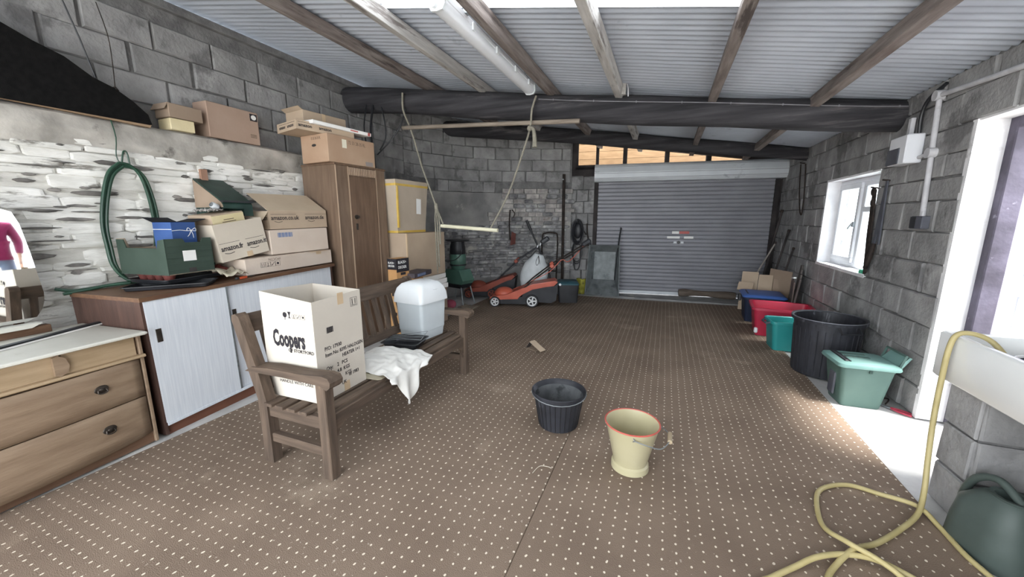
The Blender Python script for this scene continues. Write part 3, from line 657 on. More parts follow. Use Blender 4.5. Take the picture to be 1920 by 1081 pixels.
# ---- garden hose hank on the wall
hose_g = mat('green_hose', h('1d3a2c'), h('2b4c3b'), rough=.4, scale=6, bump=0, spec=.5)
hg = thing('garden_hose', 'dark green hose looped in a tall hank on the whitewashed wall', 'hose', (-3.735, 0, 0))
for k, (dy, dz) in enumerate(((0, 0), (.014, -.012), (-.01, .008))):
    L1 = [(0, 1.587, 1.842), (0, 1.517, 1.765), (0, 1.466, 1.6), (0, 1.434, 1.412), (.01, 1.431, 1.26), (.02, 1.44, 1.105), (.04, 1.50, 1.0), (.1, 1.60, .985)]
    L2 = [(0, 1.587, 1.842), (0, 1.65, 1.83), (0, 1.70, 1.76), (0, 1.727, 1.613), (0, 1.735, 1.45), (0, 1.727, 1.30), (.0, 1.70, 1.1), (.02, 1.68, 1.0)]
    M().tube([(x + .006 * k, y + dy, z + dz) for x, y, z in L1], .011, 8, k=5).done('loop_strand', hose_g, hg, smooth=True)
    M().tube([(x + .006 * k, y + dy * 1.3, z + dz) for x, y, z in L2], .011, 8, k=5).done('loop_strand', hose_g, hg, smooth=True)
M().tube([(-.01, 1.14, .99), (.0, 1.22, .965), (.02, 1.32, .972), (.06, 1.43, .985), (.1, 1.55, .985)], .011, 8, k=5).done('free_end', hose_g, hg, smooth=True)
M().tube([(.03, 1.16, .955), (.04, 1.26, .965), (.06, 1.38, .982), (.1, 1.48, .985)], .011, 8, k=5).done('free_end', hose_g, hg, smooth=True)
M().tube([(-.05, 1.597, 2.17), (0, 1.59, 2.03), (0, 1.573, 1.90), (.01, 1.588, 1.84)], .004, 6, k=3).tube([(.012, 1.59, 1.84), (.012, 1.61, 1.93), (.012, 1.63, 1.93), (.012, 1.635, 1.85)], .006, 6, k=3).done('hanging_string', hose_g, hg)

# ---- things on the cabinet
TOPZ = lambda y: .957 + .0175 * (y - 1.28)
def tray(loc, rz, a, bb_, label, rot=None):
    r = thing('plant_tray', label, 'tray', loc, rz, 'seed trays on the cabinet', rot)
    M().rrect([(a - .012, bb_ - .012, .02, 0), (a, bb_, .03, .028), (a + .008, bb_ + .008, .03, .028), (a + .008, bb_ + .008, .03, .024), (a - .004, bb_ - .004, .03, .024), (a - .016, bb_ - .016, .02, .004)], cap1=True).done('tray_body', blackp_m, r, smooth=True)
    return r
tray((-3.30, 1.575, TOPZ(1.6) + .004), R(28), .12, .24, 'black plastic tray at the front edge of the cabinet, below the green crate', rot=(R(1), 0, R(-44)))
tray((-3.46, 1.72, TOPZ(1.7) + .034), R(8), .19, .24, 'black plastic tray under the green crate', rot=(R(1), 0, R(8)))
terra = mat('red_pot', h('5b2f2b'), h('733c36'), rough=.6, scale=8, bump=.05)
for k in range(4):
    r = thing('plant_pot', ('dark red plant pot under the green crate, nearest the whitewashed wall', 'dark red plant pot under the green crate, second from the wall', 'dark red plant pot under the green crate, third from the wall', 'dark red plant pot under the green crate, furthest from the wall')[k], 'plant pot', (-3.60 + .088 * k, 1.555 + .008 * k, TOPZ(1.6) + .041), 0, 'pots under the crate')
    M().lathe([(.028, 0), (.036, .038), (.041, .038), (.041, .05), (.036, .05), (.027, .006)], 14, cap1=True).done('pot_wall', terra, r, smooth=True)
    M().lathe([(.036, .036), (.0, .038)], 14, cap0=False).done('soil', dark_m, r)
green_c = mat('green_card', h('334138'), h('3e4c43'), rough=.7, scale=4, bump=.1, bscale=20)
cr = thing('produce_crate', 'green cardboard produce crate with white label and notched rim on the cabinet', 'crate', (-3.475, 1.655, 1.055), R(8))
cw, cd, chh = .23, .16, .255
def notch(y0, y1, zz):  # side polygon with low middle
    return [(y0, 0), (y1, 0), (y1, zz), (y1 - .05, zz), (y1 - .07, zz - .07), (y0 + .07, zz - .07), (y0 + .05, zz), (y0, zz)]
M().prism([(-cd, 0), (cd, 0), (cd, .255), (cd - .06, .255), (cd - .075, .225), (-cd + .135, .225), (-cd + .12, .255), (-cd, .255)], cw - .006, cw, 'x').done('front_panel', green_c, cr)
M().prism(notch(-cd, cd, .255), -cw, -cw + .006, 'x').done('back_panel', cardin, cr)
for s_ in (-1, 1): M().prism([(-cw, 0), (cw, 0), (cw, .255), (cw - .06, .245), (cw - .075, .19), (-cw + .09, .19), (-cw + .07, .25), (-cw, .25)], s_ * cd - .003, s_ * cd + .003, 'y').done('side_panel', green_c, cr)
M().bb(-cw, cw, -cd, cd, 0, .006).done('floor_panel', cardin, cr)
for k in range(5): M().bb(cw, cw + .003, -cd + .01, cd - .01, .03 + .042 * k, .036 + .042 * k).done('moulded_rib', green_c, cr)
M().box((0, 0, 0), (.09, .075, .001)).done('label', paper_m, cr, loc=(cw + .004, -.01, .13), rot=FROT['+x'])
M().box((0, 0, 0), (.05, .03, .002)).done('hand_slot', dark_m, cr, loc=(cw + .003, .0, .025), rot=FROT['+x'])
blue_c = mat('blue_card', h('2f4a7d'), h('3a568b'), rough=.6, scale=5, bump=.03)
D = (.17, .17, .24)
bx = carton('gift_box', 'blue gift box with a drawn white ribbon bow inside the green crate', (-3.40, 1.69, 1.185), R(10), D, blue_c, opened=True, flaps=(('-x', .09, 20), ('+y', .09, 15)), inm=mat('dark_card', h('15161c'), h('1e2027'), rough=.8))
M().tube([(-.085, 0, 0), (-.03, 0, .004), (.02, 0, -.002), (.05, 0, .0)], .0022, 5, k=3).tube([(.05, 0, 0), (.03, 0, .02), (.02, 0, .0), (.05, 0, 0), (.08, 0, .018), (.085, 0, -.004), (.05, 0, 0)], .0022, 5, k=3).tube([(.05, 0, 0), (.035, 0, -.03), (.02, 0, -.045)], .0022, 5).tube([(.05, 0, 0), (.06, 0, -.03), (.062, 0, -.055)], .0022, 5).done('drawn_bow', paper_m, bx, loc=fpos('+x', D, .0, .18, .0), rot=(0, 0, R(90)))
M().box((0, 0, 0), (.17, .003, .002)).done('drawn_ribbon', paper_m, bx, loc=fpos('-y', D, 0, .19), rot=FROT['-y'])
# open carton with brand print, tilted
D = (.30, .42, .30)
RT = (R(9), 0, R(4))
bx = carton('carton', 'open pale carton tilted over the flat box, printed on its front, holding a smaller carton', (-3.435, 2.11, 1.136), 0, D, card1, opened=True, rot=RT, inm=card2)
ftext(bx, '+x', D, -.195, .085, 'amazon.fr', .058, ink_m, bold=.0012, sx=.80); ftext(bx, '+x', D, .025, .085, 'amazon.it', .058, ink_m, bold=.0012, sx=.80)
for u0 in (-.195, .025):
    M().tube([(0, u0 + .02, .068), (0, u0 + .06, .058), (0, u0 + .10, .064)], .0022, 5, k=3).done('printed_arrow', ink_m, bx, loc=(D[0] / 2 + .001, 0, 0)); fpatch(bx, '+x', D, u0 + .08, .145, .17, .0025, ink_m, 'printed_line')
fpatch(bx, '+x', D, .03, .02, .05, .045, tan_m, 'tape')
D2 = (.24, .28, .22)
b2 = carton('carton', 'small cream-taped carton standing in the tilted open carton, bottle on top', (-3.46, 2.05, 1.28), 0, D2, card2, rot=(R(9), 0, R(8)))
fpatch(b2, '+x', D2, 0, .11, .28, .2, mat('cream_tape', h('d6c79c'), h('dfd1aa'), rough=.4), 'tape'); [fpatch(b2, '+x', D2, .0, .135 + .018 * q_, .15 - .03 * q_, .006, inkb_m, 'printed_line', .0024) for q_ in range(3)]
bt = thing('glue_bottle', 'small white bottle with black cap lying on the small cream-taped carton', 'bottle', (-3.44, 2.025, 1.545), rot=(R(70), 0, R(20)))
M().lathe([(.0, 0), (.022, 0), (.024, .005), (.024, .05), (.018, .058)], 16, cap0=False).done('bottle_body', whitep_m, bt, smooth=True)
M().lathe([(.02, -.035), (.021, .0), (.0, .002)], 16, cap0=True).done('cap', blackp_m, bt, smooth=True)
plast = mat('clear_plastic', h('8f8a86'), h('b7b3ae'), rough=.25, scale=25, bump=.6, bscale=60)
M().grid(lambda u, v: (-3.58 + .20 * u, 1.92 + .12 * v, 1.51 + .01 * v + .028 * abs(noise.noise((u * 6, v * 6, 2))) + .02 * noise.noise((u * 13, v * 13, 4))), 16, 16).done('plastic_wrap', plast, smooth=True, solid=.002, label='crumpled clear plastic wrap on the small cream-taped carton', cat='plastic wrap')
# dark green wedge box
gw = thing('wedge_box', 'dark green wedge shaped box with brown end panel leaning at the stone wall', 'box', (0, 2.05, 0), 0)
prof = [(-3.765, 1.535), (-3.40, 1.535), (-3.40, 1.57), (-3.42, 1.60), (-3.47, 1.63), (-3.755, 1.79)]
dgr = mat('dark_green_leatherette', h('20332e'), h('2c433c'), rough=.45, scale=10, bump=.1)
M().prism(prof, 0, .24, 'y').done('shell', dgr, gw)
M().bb(-3.765, -3.615, .0, .24, .985, 1.535).bb(-3.60, -3.40, .165, .24, 1.475, 1.535).done('lower_body', dgr, gw)
M().prism([(x * .995 - .018, z - .012 if z > 1.56 else z + .01) for x, z in prof], -.004, 0, 'y').done('end_panel', card3, gw)
M().bb(-3.47, -3.39, -.003, .243, 1.585, 1.60).done('seam', blackp_m, gw)
M().bb(-3.765, -3.735, .06, .11, 1.76, 1.87).done('tab', mat('clay', h('8b6a58'), h('a07e6b'), rough=.9), gw)
# flat long box, mid box, open box on the right of the cabinet
D = (.36, .93, .135)
b = carton('carton', 'long flat carton with handling symbols lying on the right of the cabinet', (-3.425, 2.505, .988), 0, D, card4, rot=(R(1), 0, R(3)))
ftext(b, '+x', D, -.24, .122, '1PC/CTN', .03, inkb_m).rotation_euler = (R(-90), 0, R(-90))
b.children[-1].location = fpos('+x', D, -.13, .122)
def sym(root, face, D, u, v, s, kind):
    m = M()
    for (a, bb_, c_, d_) in ((-1, 1, .94, 1), (-1, 1, -1, -.94), (-1, -.94, -1, 1), (.94, 1, -1, 1)): m.bb(a * s, bb_ * s, c_ * s, d_ * s, 0, .0006)
    if kind == 0: m.bb(-.5 * s, -.35 * s, -.5 * s, .7 * s, 0, .0006); m.bb(.35 * s, .5 * s, -.5 * s, .7 * s, 0, .0006); m.bb(-.7 * s, .7 * s, -.75 * s, -.65 * s, 0, .0006)
    if kind == 1: m.bb(-.1 * s, .1 * s, -.3 * s, .7 * s, 0, .0006); m.bb(-.5 * s, .5 * s, -.75 * s, -.5 * s, 0, .0006)
    if kind == 2: m.box((0, 0, .0003), (1.6 * s, .15 * s, .0006), rot=(0, 0, R(40))); m.bb(-.6 * s, -.2 * s, -.6 * s, -.3 * s, 0, .0006)
    if kind == 3: m.cyl((0, 0, 0), (0, 0, .0006), .5 * s, n=8)
    m.done('printed_symbol', ink_m, root, loc=fpos(face, D, u, v), rot=FROT[face])
for k in range(4): sym(b, '+x', D, -.31 + .048 * k, .072, .022, k)
fpatch(b, '+x', D, .30, .12, .06, .03, tan_m, 'tape'); fpatch(b, '+z', D, .18, .3, .05, .2, tan_m, 'tape')
D = (.38, .64, .222)
b = carton('carton', 'plain pinkish carton with a blue bar code between the flat carton and the open carton', (-3.495, 2.665, 1.132), 0, D, card4, rot=(R(1), 0, R(1)))
bar = mat('blue_print', h('6f7fa0'), h('8793b0'), rough=.7, scale=20, bump=0)
for k in range(14): fpatch(b, '+x', D, -.24 + .011 * k, .175, .005 + .003 * (k % 3), .042, bar, 'bar_code_bar')
D = (.36, .64, .165)
b = carton('carton', 'open tan carton with brand print and a raised front flap, top of the right pile', (-3.52, 2.70, 1.36), 0, D, card2, opened=True, rot=(R(1), 0, R(1)), flaps=(('+x', .30, 148), ('-y', .10, -50)), inm=cardin)
for u, s_ in ((-.30, 'amazon.co.uk'), (.06, 'amazon.de')):
    ftext(b, '+x', D, u, .085, s_, .055, ink_m, bold=.001, sx=.95); fpatch(b, '+x', D, u + .13, .135, .26, .0025, ink_m, 'printed_line')
    M().tube([(0, u + .03, .072), (0, u + .07, .062), (0, u + .11, .07)], .002, 5, k=3).done('printed_arrow', ink_m, b, loc=(D[0] / 2 + .001, 0, 0))
ftext(b, '-y', D, .06, .085, 'amazon', .055, ink_m, bold=.001, sx=.6)
# newspaper and pruning saw on the cabinet front
M().grid(lambda u, v: (-3.40 + .24 * u, 1.86 + .17 * v, TOPZ(1.9) + .035 + .05 * abs(noise.noise((u * 3, v * 3, 9))) + .03 * (1 - u)), 10, 10).done('crumpled_paper', mat('newsprint', h('a59c88'), h('c3bba8'), rough=.9, scale=14, bump=.1), smooth=True, solid=.003, label='crumpled brown paper between the green crate and the long flat carton', cat='paper')
pk = thing('folding_saw', 'small hand tool with orange handle at the front edge of the cabinet', 'tool', (-3.165, 1.98, TOPZ(2.0) + .004), R(-70))
M().rrect([(.045, .012, .008, 0), (.045, .012, .008, .016)], cap1=True).done('handle', mat('orange_plastic', h('c2512f'), h('cf6039'), rough=.5, scale=8), pk)
M().bb(-.13, -.04, -.008, .008, .004, .009).bb(.04, .07, -.01, .01, 0, .018, bev=.003).done('blade', blackp_m, pk)
r = thing('plant_pot', 'dark red pot lying on its side behind the long flat carton end', 'plant pot', (-3.36, 1.985, TOPZ(2) + .05), rot=(R(80), 0, R(-60)))
M().lathe([(.035, 0), (.045, .06), (.05, .06), (.05, .08), (.044, .08), (.034, .006)], 14, cap1=True).done('pot_wall', terra, r, smooth=True)

# ---- cartons behind the bench
D = (.52, .62, .64)
b = carton('carton', 'tall flared carton banded with yellow tape, stacked right of the wardrobe', (-3.235, 4.05, 1.275), R(-3), D, carton_m('cardboard_grey', 'b0a291', 'bcae9d'), taper=.14)
for z0 in (.005, .565):
    k = 1 - .14 * (1 - z0 / .64) + .006; M().bb(-.26 * k, .26 * k, -.31 * k, .31 * k, z0, z0 + .07).done('tape_band', ytape_m, b)
M().bb(.243, .2655, -.29, -.27, .07, .56).done('tape', ytape_m, b)
M().box((0, 0, 0), (.09, .19, .001), rot=(0, 0, R(-6))).done('label', paper_m, b, loc=(.262, .10, .33), rot=(R(90), R(-3), R(90)))
b = carton('carton', 'large plain brown carton under the yellow-taped carton', (-3.165, 4.18, .70), R(-2), (.56, .80, .575), card2)
M().bb(.265, .2815, -.4015, -.385, 0, .575).done('edge', tan_m, b)
b = carton('carton', 'grey-brown carton on the floor at the bottom of the pile behind the bench', (-3.17, 4.18, .0), R(-2), (.58, .84, .50), card3)
for k in range(3):
    carton('paper_ream', 'stack of white paper between the lower cartons, layer %s' % ('bottom', 'middle', 'top')[k], (-3.10, 4.20, .502 + .066 * k), R(-6 + 5 * k), (.5, .74, .062), paper_m, cat='paper', group='paper between the cartons')
orange_c = mat('orange_card', h('c0915f'), h('cc9f6d'), rough=.6, scale=5, bump=.03)
D = (.13, .20, 1.02)
b = carton('tool_box', 'tall orange tool packaging box with black printed top standing behind the bench', (-2.755, 3.41, 0), R(-4), D, orange_c)
fpatch(b, '+x', D, 0, .945, .2, .15, ink_m, 'printed_panel'); fpatch(b, '-y', D, 0, .96, .13, .12, ink_m, 'printed_panel')
ftext(b, '+x', D, -.075, .965, 'BLACK+', .042, paper_m, sx=.85, bold=.001); ftext(b, '+x', D, -.075, .91, 'DECKER', .042, paper_m, sx=.85, bold=.001)
ftext(b, '-y', D, -.052, .965, 'BLACK+', .03, paper_m, sx=.8, bold=.0006); ftext(b, '-y', D, -.052, .93, 'DECKER', .03, paper_m, sx=.8, bold=.0006)
fpatch(b, '+x', D, 0, .85, .08, .03, ink_m, 'printed_panel'); fpatch(b, '+x', D, 0, .62, .12, .09, ink_m, 'printed_picture')
for zz in (.7, .62, .4, .22): fpatch(b, '-y', D, .01, zz, .06, .035, ink_m, 'printed_picture')
b = carton('tool_box', 'second orange tool packaging box partly hidden by the first, behind the bench slats', (-2.72, 3.64, 0), R(4), (.12, .20, .78), orange_c)
for zz in (.2, .42): fpatch(b, '+x', (.12, .20, .78), 0, zz, .1, .08, ink_m, 'printed_picture')
b = carton('flat_device_box', 'dark flat printed box lying on the second orange box behind the white bin', (-2.72, 3.68, .785), R(8), (.20, .42, .055), mat('dark_print', h('3f3a40'), h('5b5358'), rough=.5, scale=18, bump=0), cat='box')
fpatch(b, '+x', (.2, .42, .055), -.05, .027, .2, .03, bar, 'printed_picture')

# ================================================================== BENCH AND WHAT STANDS ON IT
bw = wood('weathered_teak', '4e4239', '6a5a4d', 'y', rough=.75, rnd=.08, c3=h('80705f'), c3t=.68, c3scale=3)
bwz = wood('weathered_teak_upright', '4e4239', '6a5a4d', 'z', rough=.75, rnd=.08, c3=h('80705f'), c3t=.68, c3scale=3)
bwx = wood('weathered_teak_cross', '4e4239', '6a5a4d', 'x', rough=.75, rnd=.08, c3=h('80705f'), c3t=.68, c3scale=3)
bn = thing('garden_bench', 'weathered brown wooden garden bench with slatted back holding a box and bin', 'bench', (-1.635, 1.362, 0), R(.8))
BL_ = 1.64
for y in (0, BL_ - .065):
    M().bb(-.065, 0, y, y + .065, 0, .575, bev=.005).done('leg', bwz, bn)
    M().prism([(-.535, 0), (-.465, 0), (-.465, .40), (-.50, .55), (-.60, .86), (-.615, .895), (-.64, .91), (-.67, .90), (-.675, .87), (-.57, .52), (-.535, .40)], y, y + .06, 'y').done('leg', bwz, bn, label='raked back leg')
    M().prism([(-.60, .575), (-.54, .605), (-.40, .618), (-.15, .620), (.0, .632), (.045, .625), (.06, .60), (.055, .575), (.03, .555), (.005, .565), (-.01, .575), (-.3, .580)], y - .012, y + .077, 'y').done('armrest', bwx, bn)
    M().bb(-.48, -.06, y + .012, y + .05, .30, .372, bev=.004).done('side_rail', bwx, bn)
    M().bb(-.49, -.06, y + .012, y + .055, .135, .19, bev=.004).done('stretcher', bwx, bn)
    s_ = 1 if y == 0 else -1; y0 = y + .065 if y == 0 else y
    arc = [(y0 + s_ * (.115 - .115 * math.cos(R(a))), .30 - .13 + .13 * math.sin(R(a))) for a in (0, 20, 40, 60, 75, 90)]
    M().prism([(y0, .302), (y0, .17)] + arc[1:] + [(y0 + s_ * .115, .302)], -.05, -.02, 'x').done('corner_brace', bw, bn)
M().bb(-.05, -.018, .065, BL_ - .065, .30, .372, bev=.004).done('front_rail', bw, bn)
M().bb(-.51, -.48, .06, BL_ - .06, .30, .372, bev=.004).done('back_rail', bw, bn)
for k in range(5):
    x = -.045 - .092 * k; M().bb(x - .066, x, -.012 if k else .07, BL_ + .012 if k else BL_ - .07, .374, .394, bev=.004).done('seat_slat', bw, bn)
tp = M(); tp.prism([(-.63, .80), (-.60, .79), (-.625, .885), (-.655, .895)], .06, BL_ - .06, 'y').done('top_rail', bw, bn)
M().prism([(-.545, .45), (-.515, .44), (-.53, .495), (-.56, .505)], .06, BL_ - .06, 'y').done('lower_back_rail', bw, bn)
for k in range(15):
    y = .115 + k * (BL_ - .29) / 14
    M().prism([(-.551, .49), (-.536, .485), (-.608, .80), (-.624, .805)], y, y + .05, 'y').done('back_slat', bwz, bn)
SEAT = .396
D = (.40, .37, .62)
cp = carton('carton', 'tall open pale carton with bold black brand lettering standing on the bench seat', (-1.985, 1.635, SEAT), R(1.5), D, carton_m('cardboard_cream', 'c3bbaf', 'cdc5b9'), opened=True, inm=card1)
cpb = cp.children[0]
for v in cpb.data.vertices:
    if v.co.z > .3: v.co.z += .02 * (-v.co.x / .2) * (1 if v.co.y < 0 else .4)
ftext(cp, '-y', D, -.125, .325, 'Coopers', .135, ink_m, sx=.52, bold=.0055); ftext(cp, '-y', D, -.01, .295, 'OF STORTFORD', .027, ink_m, bold=.0006)
ftext(cp, '-y', D, -.07, .165, 'FRAGILE !!!', .035, ink_m, sx=.9); ftext(cp, '-y', D, -.10, .13, 'DO NOT DROP', .036, ink_m, bold=.0006); ftext(cp, '-y', D, -.11, .095, 'HANDLE WITH CARE', .028, ink_m)
um = M(); um.cyl((0, 0, 0), (0, 0, .0006), .016, n=12); um.bb(-.0015, .0015, -.03, 0, 0, .0006); um.done('printed_symbol', ink_m, cp, loc=fpos('-y', D, -.01, .515), rot=FROT['-y'])
gs = M(); gs.prism([(-.012, .02), (.012, .02), (.003, 0), (.003, -.012), (.01, -.018), (-.01, -.018), (-.003, -.012), (-.003, 0)], 0, .0006, 'z'); gs.done('printed_symbol', ink_m, cp, loc=fpos('-y', D, .025, .515), rot=FROT['-y'])
for k in range(3): sym(cp, '-y', D, .06 + .035 * k, .51, .013, 1 + k)
sym(cp, '+x', D, .125, .545, .028, 0)
bc = M()
for k in range(12): bc.bb(.004 * k, .004 * k + .0015 + .001 * (k % 3), 0, .035, 0, .0006)
bc.done('bar_code', ink_m, cp, loc=fpos('+x', D, -.10, .40), rot=FROT['+x'])
for u, v, s_ in ((-.125, .30, 'P/O: 17930'), (-.125, .262, 'Item No: 8395 HALOGEN'), (.0, .225, 'HEATER 1+1'), (-.125, .18, 'Qty:    2   PCS'), (-.125, .14, 'N.W.  4.8  KGS'), (-.125, .10, 'G.W.          KGS'), (.04, .085, 'of 1983'), (-.02, .05, 'UK')):
    ftext(cp, '+x', D, u, v, s_, .032, ink_m, sx=.86, bold=.0004)
fpatch(cp, '+x', D, .02, .585, .045, .07, tan_m, 'tape'); fpatch(cp, '+x', D, .02, .03, .045, .06, tan_m, 'tape')
# white swing-top bin
bi = thing('swing_bin', 'white plastic swing lid waste bin standing on the bench', 'bin', (-2.02, 2.79, SEAT), R(-7))
M().rrect([(.128, .142, .02, 0), (.132, .146, .025, .008), (.138, .152, .025, .075), (.142, .156, .025, .078), (.152, .168, .03, .335), (.15, .166, .03, .345)], n=6, cap1=True).done('bin_body', mat('grey_white_plastic', h('bcc4c8'), h('c9d0d3'), rough=.4, scale=3, bump=0), bi, smooth=True)
ld = M().rrect([(.160, .176, .035, .338), (.170, .187, .035, .332), (.170, .187, .035, .345), (.165, .180, .035, .40), (.150, .165, .04, .455), (.12, .14, .045, .492), (.07, .10, .05, .512)], n=7, cap1=True).done('lid', whitep_m, bi, smooth=True, ang=60)
M().rrect([(.022, .035, .015, 0), (.02, .033, .014, .004), (.016, .029, .012, .004), (.014, .027, .01, .001)], cap1=True).done('finger_recess', whitep_m, ld, loc=(.142, .02, .455), rot=(0, R(52), 0))
# black roasting tin with wire rack
ot = thing('roasting_tin', 'black roasting tin with bent wire rack on the bench beside the white bin', 'tin', (-1.97, 2.475, SEAT), R(12))
M().rrect([(.13, .10, .02, 0), (.15, .12, .025, .055), (.165, .135, .03, .057), (.148, .118, .025, .054), (.128, .098, .02, .004)], cap1=True).done('tin_body', mat('black_enamel', h('1b1c1f'), h('28292d'), rough=.3, scale=6, bump=0, spec=.6), ot, smooth=True)
wr_ = M()
for k in range(4): wr_.tube([(-.15, -.07 + .045 * k, .065), (.02, -.08 + .05 * k, .09), (.17, -.07 + .05 * k, .085 + .01 * k)], .002, 5)
wr_.tube([(.17, -.07, .085), (.17, .08, .115)], .002, 5).done('wire_rack', steel_m, ot)
# white dust sheet
clm = mat('white_cotton', h('d6d4ce'), h('e5e3de'), rough=.95, scale=3, bump=.25, bscale=30, spec=.1)
def cloth(u, v):
    y = 1.86 + .50 * u + .03 * math.sin(v * 5)
    if v < .62:
        k = v / .62; x = -2.10 + .475 * k; bump_ = .05 * math.sin(PI * u) ** .7 * math.sin(PI * min(1, k * 1.05 + .05)) ** .6
        z = SEAT + .010 + bump_ + .038 * max(0, noise.noise((u * 5.5, k * 4.5, 1.3))) + .012 * noise.noise((u * 14, k * 12, 4))
        z = max(z, SEAT + .006)
    else:
        k = (v - .62) / .38; dr = .03 + .23 * math.exp(-((u - .42) / .20) ** 2)
        x = -1.622 + .018 * math.sin(k * 2) + .02 * noise.noise((u * 8, k * 2, 6)) * k + .02 * math.sin(u * 24) * k
        z = SEAT + .012 - k * dr; y += .05 * k * (.42 - u)
    return (x, y, z)
M().grid(cloth, 44, 44).done('dust_sheet', clm, smooth=True, ang=180, solid=.004, sub=1, label='crumpled white dust sheet draped over the bench seat and front edge', cat='cloth')
M().rrect([(.10, .16, .03, 0), (.10, .16, .03, .006)], cap1=True).done('folded_mat', mat('khaki_cloth', h('a29a85'), h('b1a994'), rough=.95, scale=8, bump=.2), loc=(-1.80, 1.99, SEAT + .001), rot=(0, 0, R(5)), label='folded khaki cloth under the edge of the white dust sheet', cat='cloth')

# ================================================================== MIDDLE OF THE FLOOR
bk_ = thing('bucket', 'black plastic builders bucket with dusty grey inside on the carpet', 'bucket', (-.625, 2.43, 0), R(20), 'buckets on the carpet')
M().lathe([(.0, .0), (.128, 0), (.135, .006), (.172, .235), (.19, .237), (.192, .262), (.186, .266), (.18, .262), (.168, .235), (.13, .012), (0, .01)], 40, cap0=False).done('bucket_wall', dustyb_m, bk_, smooth=True)
M().lathe([(.1675, .232), (.129, .016), (.0, .014)], 40, cap0=False).done('dusty_lining', mat('bucket_dust', h('4c4e50'), h('66686a'), rough=.8, scale=9, bump=.1, c3=h('37393b'), c3t=.6, c3scale=8), bk_, smooth=True)
for k in range(28):
    a = 2 * PI * k / 28; c_, s_ = math.cos(a), math.sin(a)
    M().tube([(.137 * c_, .137 * s_, .012), (.171 * c_, .171 * s_, .228)], .003, 5).done('rib', blackp_m, bk_)
M().tube([(.192 * math.cos(R(a)), .196 * math.sin(R(a)), .252 - .018 * math.sin(R(a - 180))) for a in range(180, 361, 15)], .003, 6).done('wire_handle', steel_m, bk_)
yb = thing('bucket', 'cream enamel bucket with red rim and wire handle with wooden grip', 'bucket', (-.105, 2.13, 0), R(0), 'buckets on the carpet')
enam = mat('cream_enamel', h('aea684'), h('bbb394'), rough=.3, scale=3, bump=.02, spec=.5, c3=h('d8d2ba'), c3t=.66, c3scale=6)
M().lathe([(.0, .022), (.088, .022), (.092, .03), (.150, .285), (.152, .29), (.147, .288), (.088, .034), (0, .03)], 40, cap0=False).done('bucket_wall', enam, yb, smooth=True)
M().lathe([(.100, 0), (.108, .003), (.106, .035), (.096, .045), (.09, .035), (.092, .003)], 36, cap0=False).done('foot_ring', enam, yb, smooth=True)
M().tube([(.1525 * math.cos(2 * PI * k / 40), .1525 * math.sin(2 * PI * k / 40), .288) for k in range(40)], .0048, 8, closed=True).done('red_rim', mat('red_enamel', h('b5544a'), h('c4675c'), rough=.3, scale=8, bump=0), yb, smooth=True)
for s_ in (-1, 1): M().tube([(.03 + .012 * s_, s_ * .146, .25), (.03, s_ * .158, .262), (.03 - .012, s_ * .147, .268)], .0035, 6).done('handle_ear', steel_m, yb)
hp = [(.03, -.152, .258), (.09, -.15, .245), (.16, -.12, .225), (.20, -.05, .232), (.208, 0, .236), (.20, .05, .232), (.16, .12, .225), (.09, .15, .245), (.03, .152, .258)]
M().tube(hp, .0032, 6, k=5).done('wire_handle', steel_m, yb, smooth=True)
M().cyl((.2065, -.045, .233), (.2065, .045, .234), .013, n=12).done('wooden_grip', wood('grip_wood', '9a8a72', 'b3a389', 'y'), yb, smooth=True)
sc_ = thing('cardboard_scrap', 'folded scrap of cardboard lying on the carpet in the middle of the room', 'cardboard', (-1.29, 3.86, 0), R(-25))
M().slab((-.09, -.05, .002), (.15, 0, .0), (0, .08, .0), .004).done('lower_fold', card3, sc_)
M().slab((-.03, -.05, .09), (.17, .0, -.075), (0, .085, 0), .005).done('upper_fold', card2, sc_)
M().slab((-.085, -.045, .004), (.06, 0, .085), (0, .07, 0), .004).done('middle_fold', dark_m, sc_)
M().tube([(-.62, 1.85, .004), (-.60, 1.92, .006), (-.555, 1.935, .005), (-.53, 1.93, .004)], .002, 5, k=4).done('twig', mat('pale_twig', h('c9bfae'), h('d5ccbc'), rough=.9), label='tiny pale curved twig on the carpet in front of the buckets', cat='twig')

# ================================================================== BACK LEFT CORNER
orange_m = mat('orange_red_plastic', h('b8553f'), h('c9644c'), rough=.4, scale=5, bump=.02, spec=.5)
dullor_m = mat('faded_orange_plastic', h('8a4638'), h('a05646'), rough=.55, scale=5, bump=.05)
char_m = mat('charcoal_plastic', h('2d2e31'), h('3b3c40'), rough=.5, scale=5, bump=.05)
teal_d = mat('teal_lid', h('2c4c55'), h('395b64'), rough=.5, scale=4, bump=.03)
hub_m = mat('white_hub', h('d5d6d6'), h('e3e4e4'), rough=.4, scale=4, bump=0)
def wheel(parent, x, y, r, hubm, spokes=5):
    wl_ = M().lathe([(r * .74, -.022), (r * .95, -.022), (r, -.014), (r, .014), (r * .95, .022), (r * .74, .022), (r * .74, -.022)], 24, cap0=False).done('wheel', blackp_m, parent, smooth=True, loc=(x, y, r), rot=(R(90), 0, 0))
    hb = M().lathe([(r * .62, -.018), (r * .76, -.024), (r * .76, .024), (r * .62, .018)], 24, cap0=False); hb.cyl((0, 0, -.026), (0, 0, .026), r * .2, n=10)
    for k in range(spokes):
        a = 2 * PI * k / spokes; hb.box((math.cos(a) * r * .42, math.sin(a) * r * .42, 0), (r * .55, r * .2, .03), rot=(0, 0, a))
    hb.done('hub', hubm, wl_)
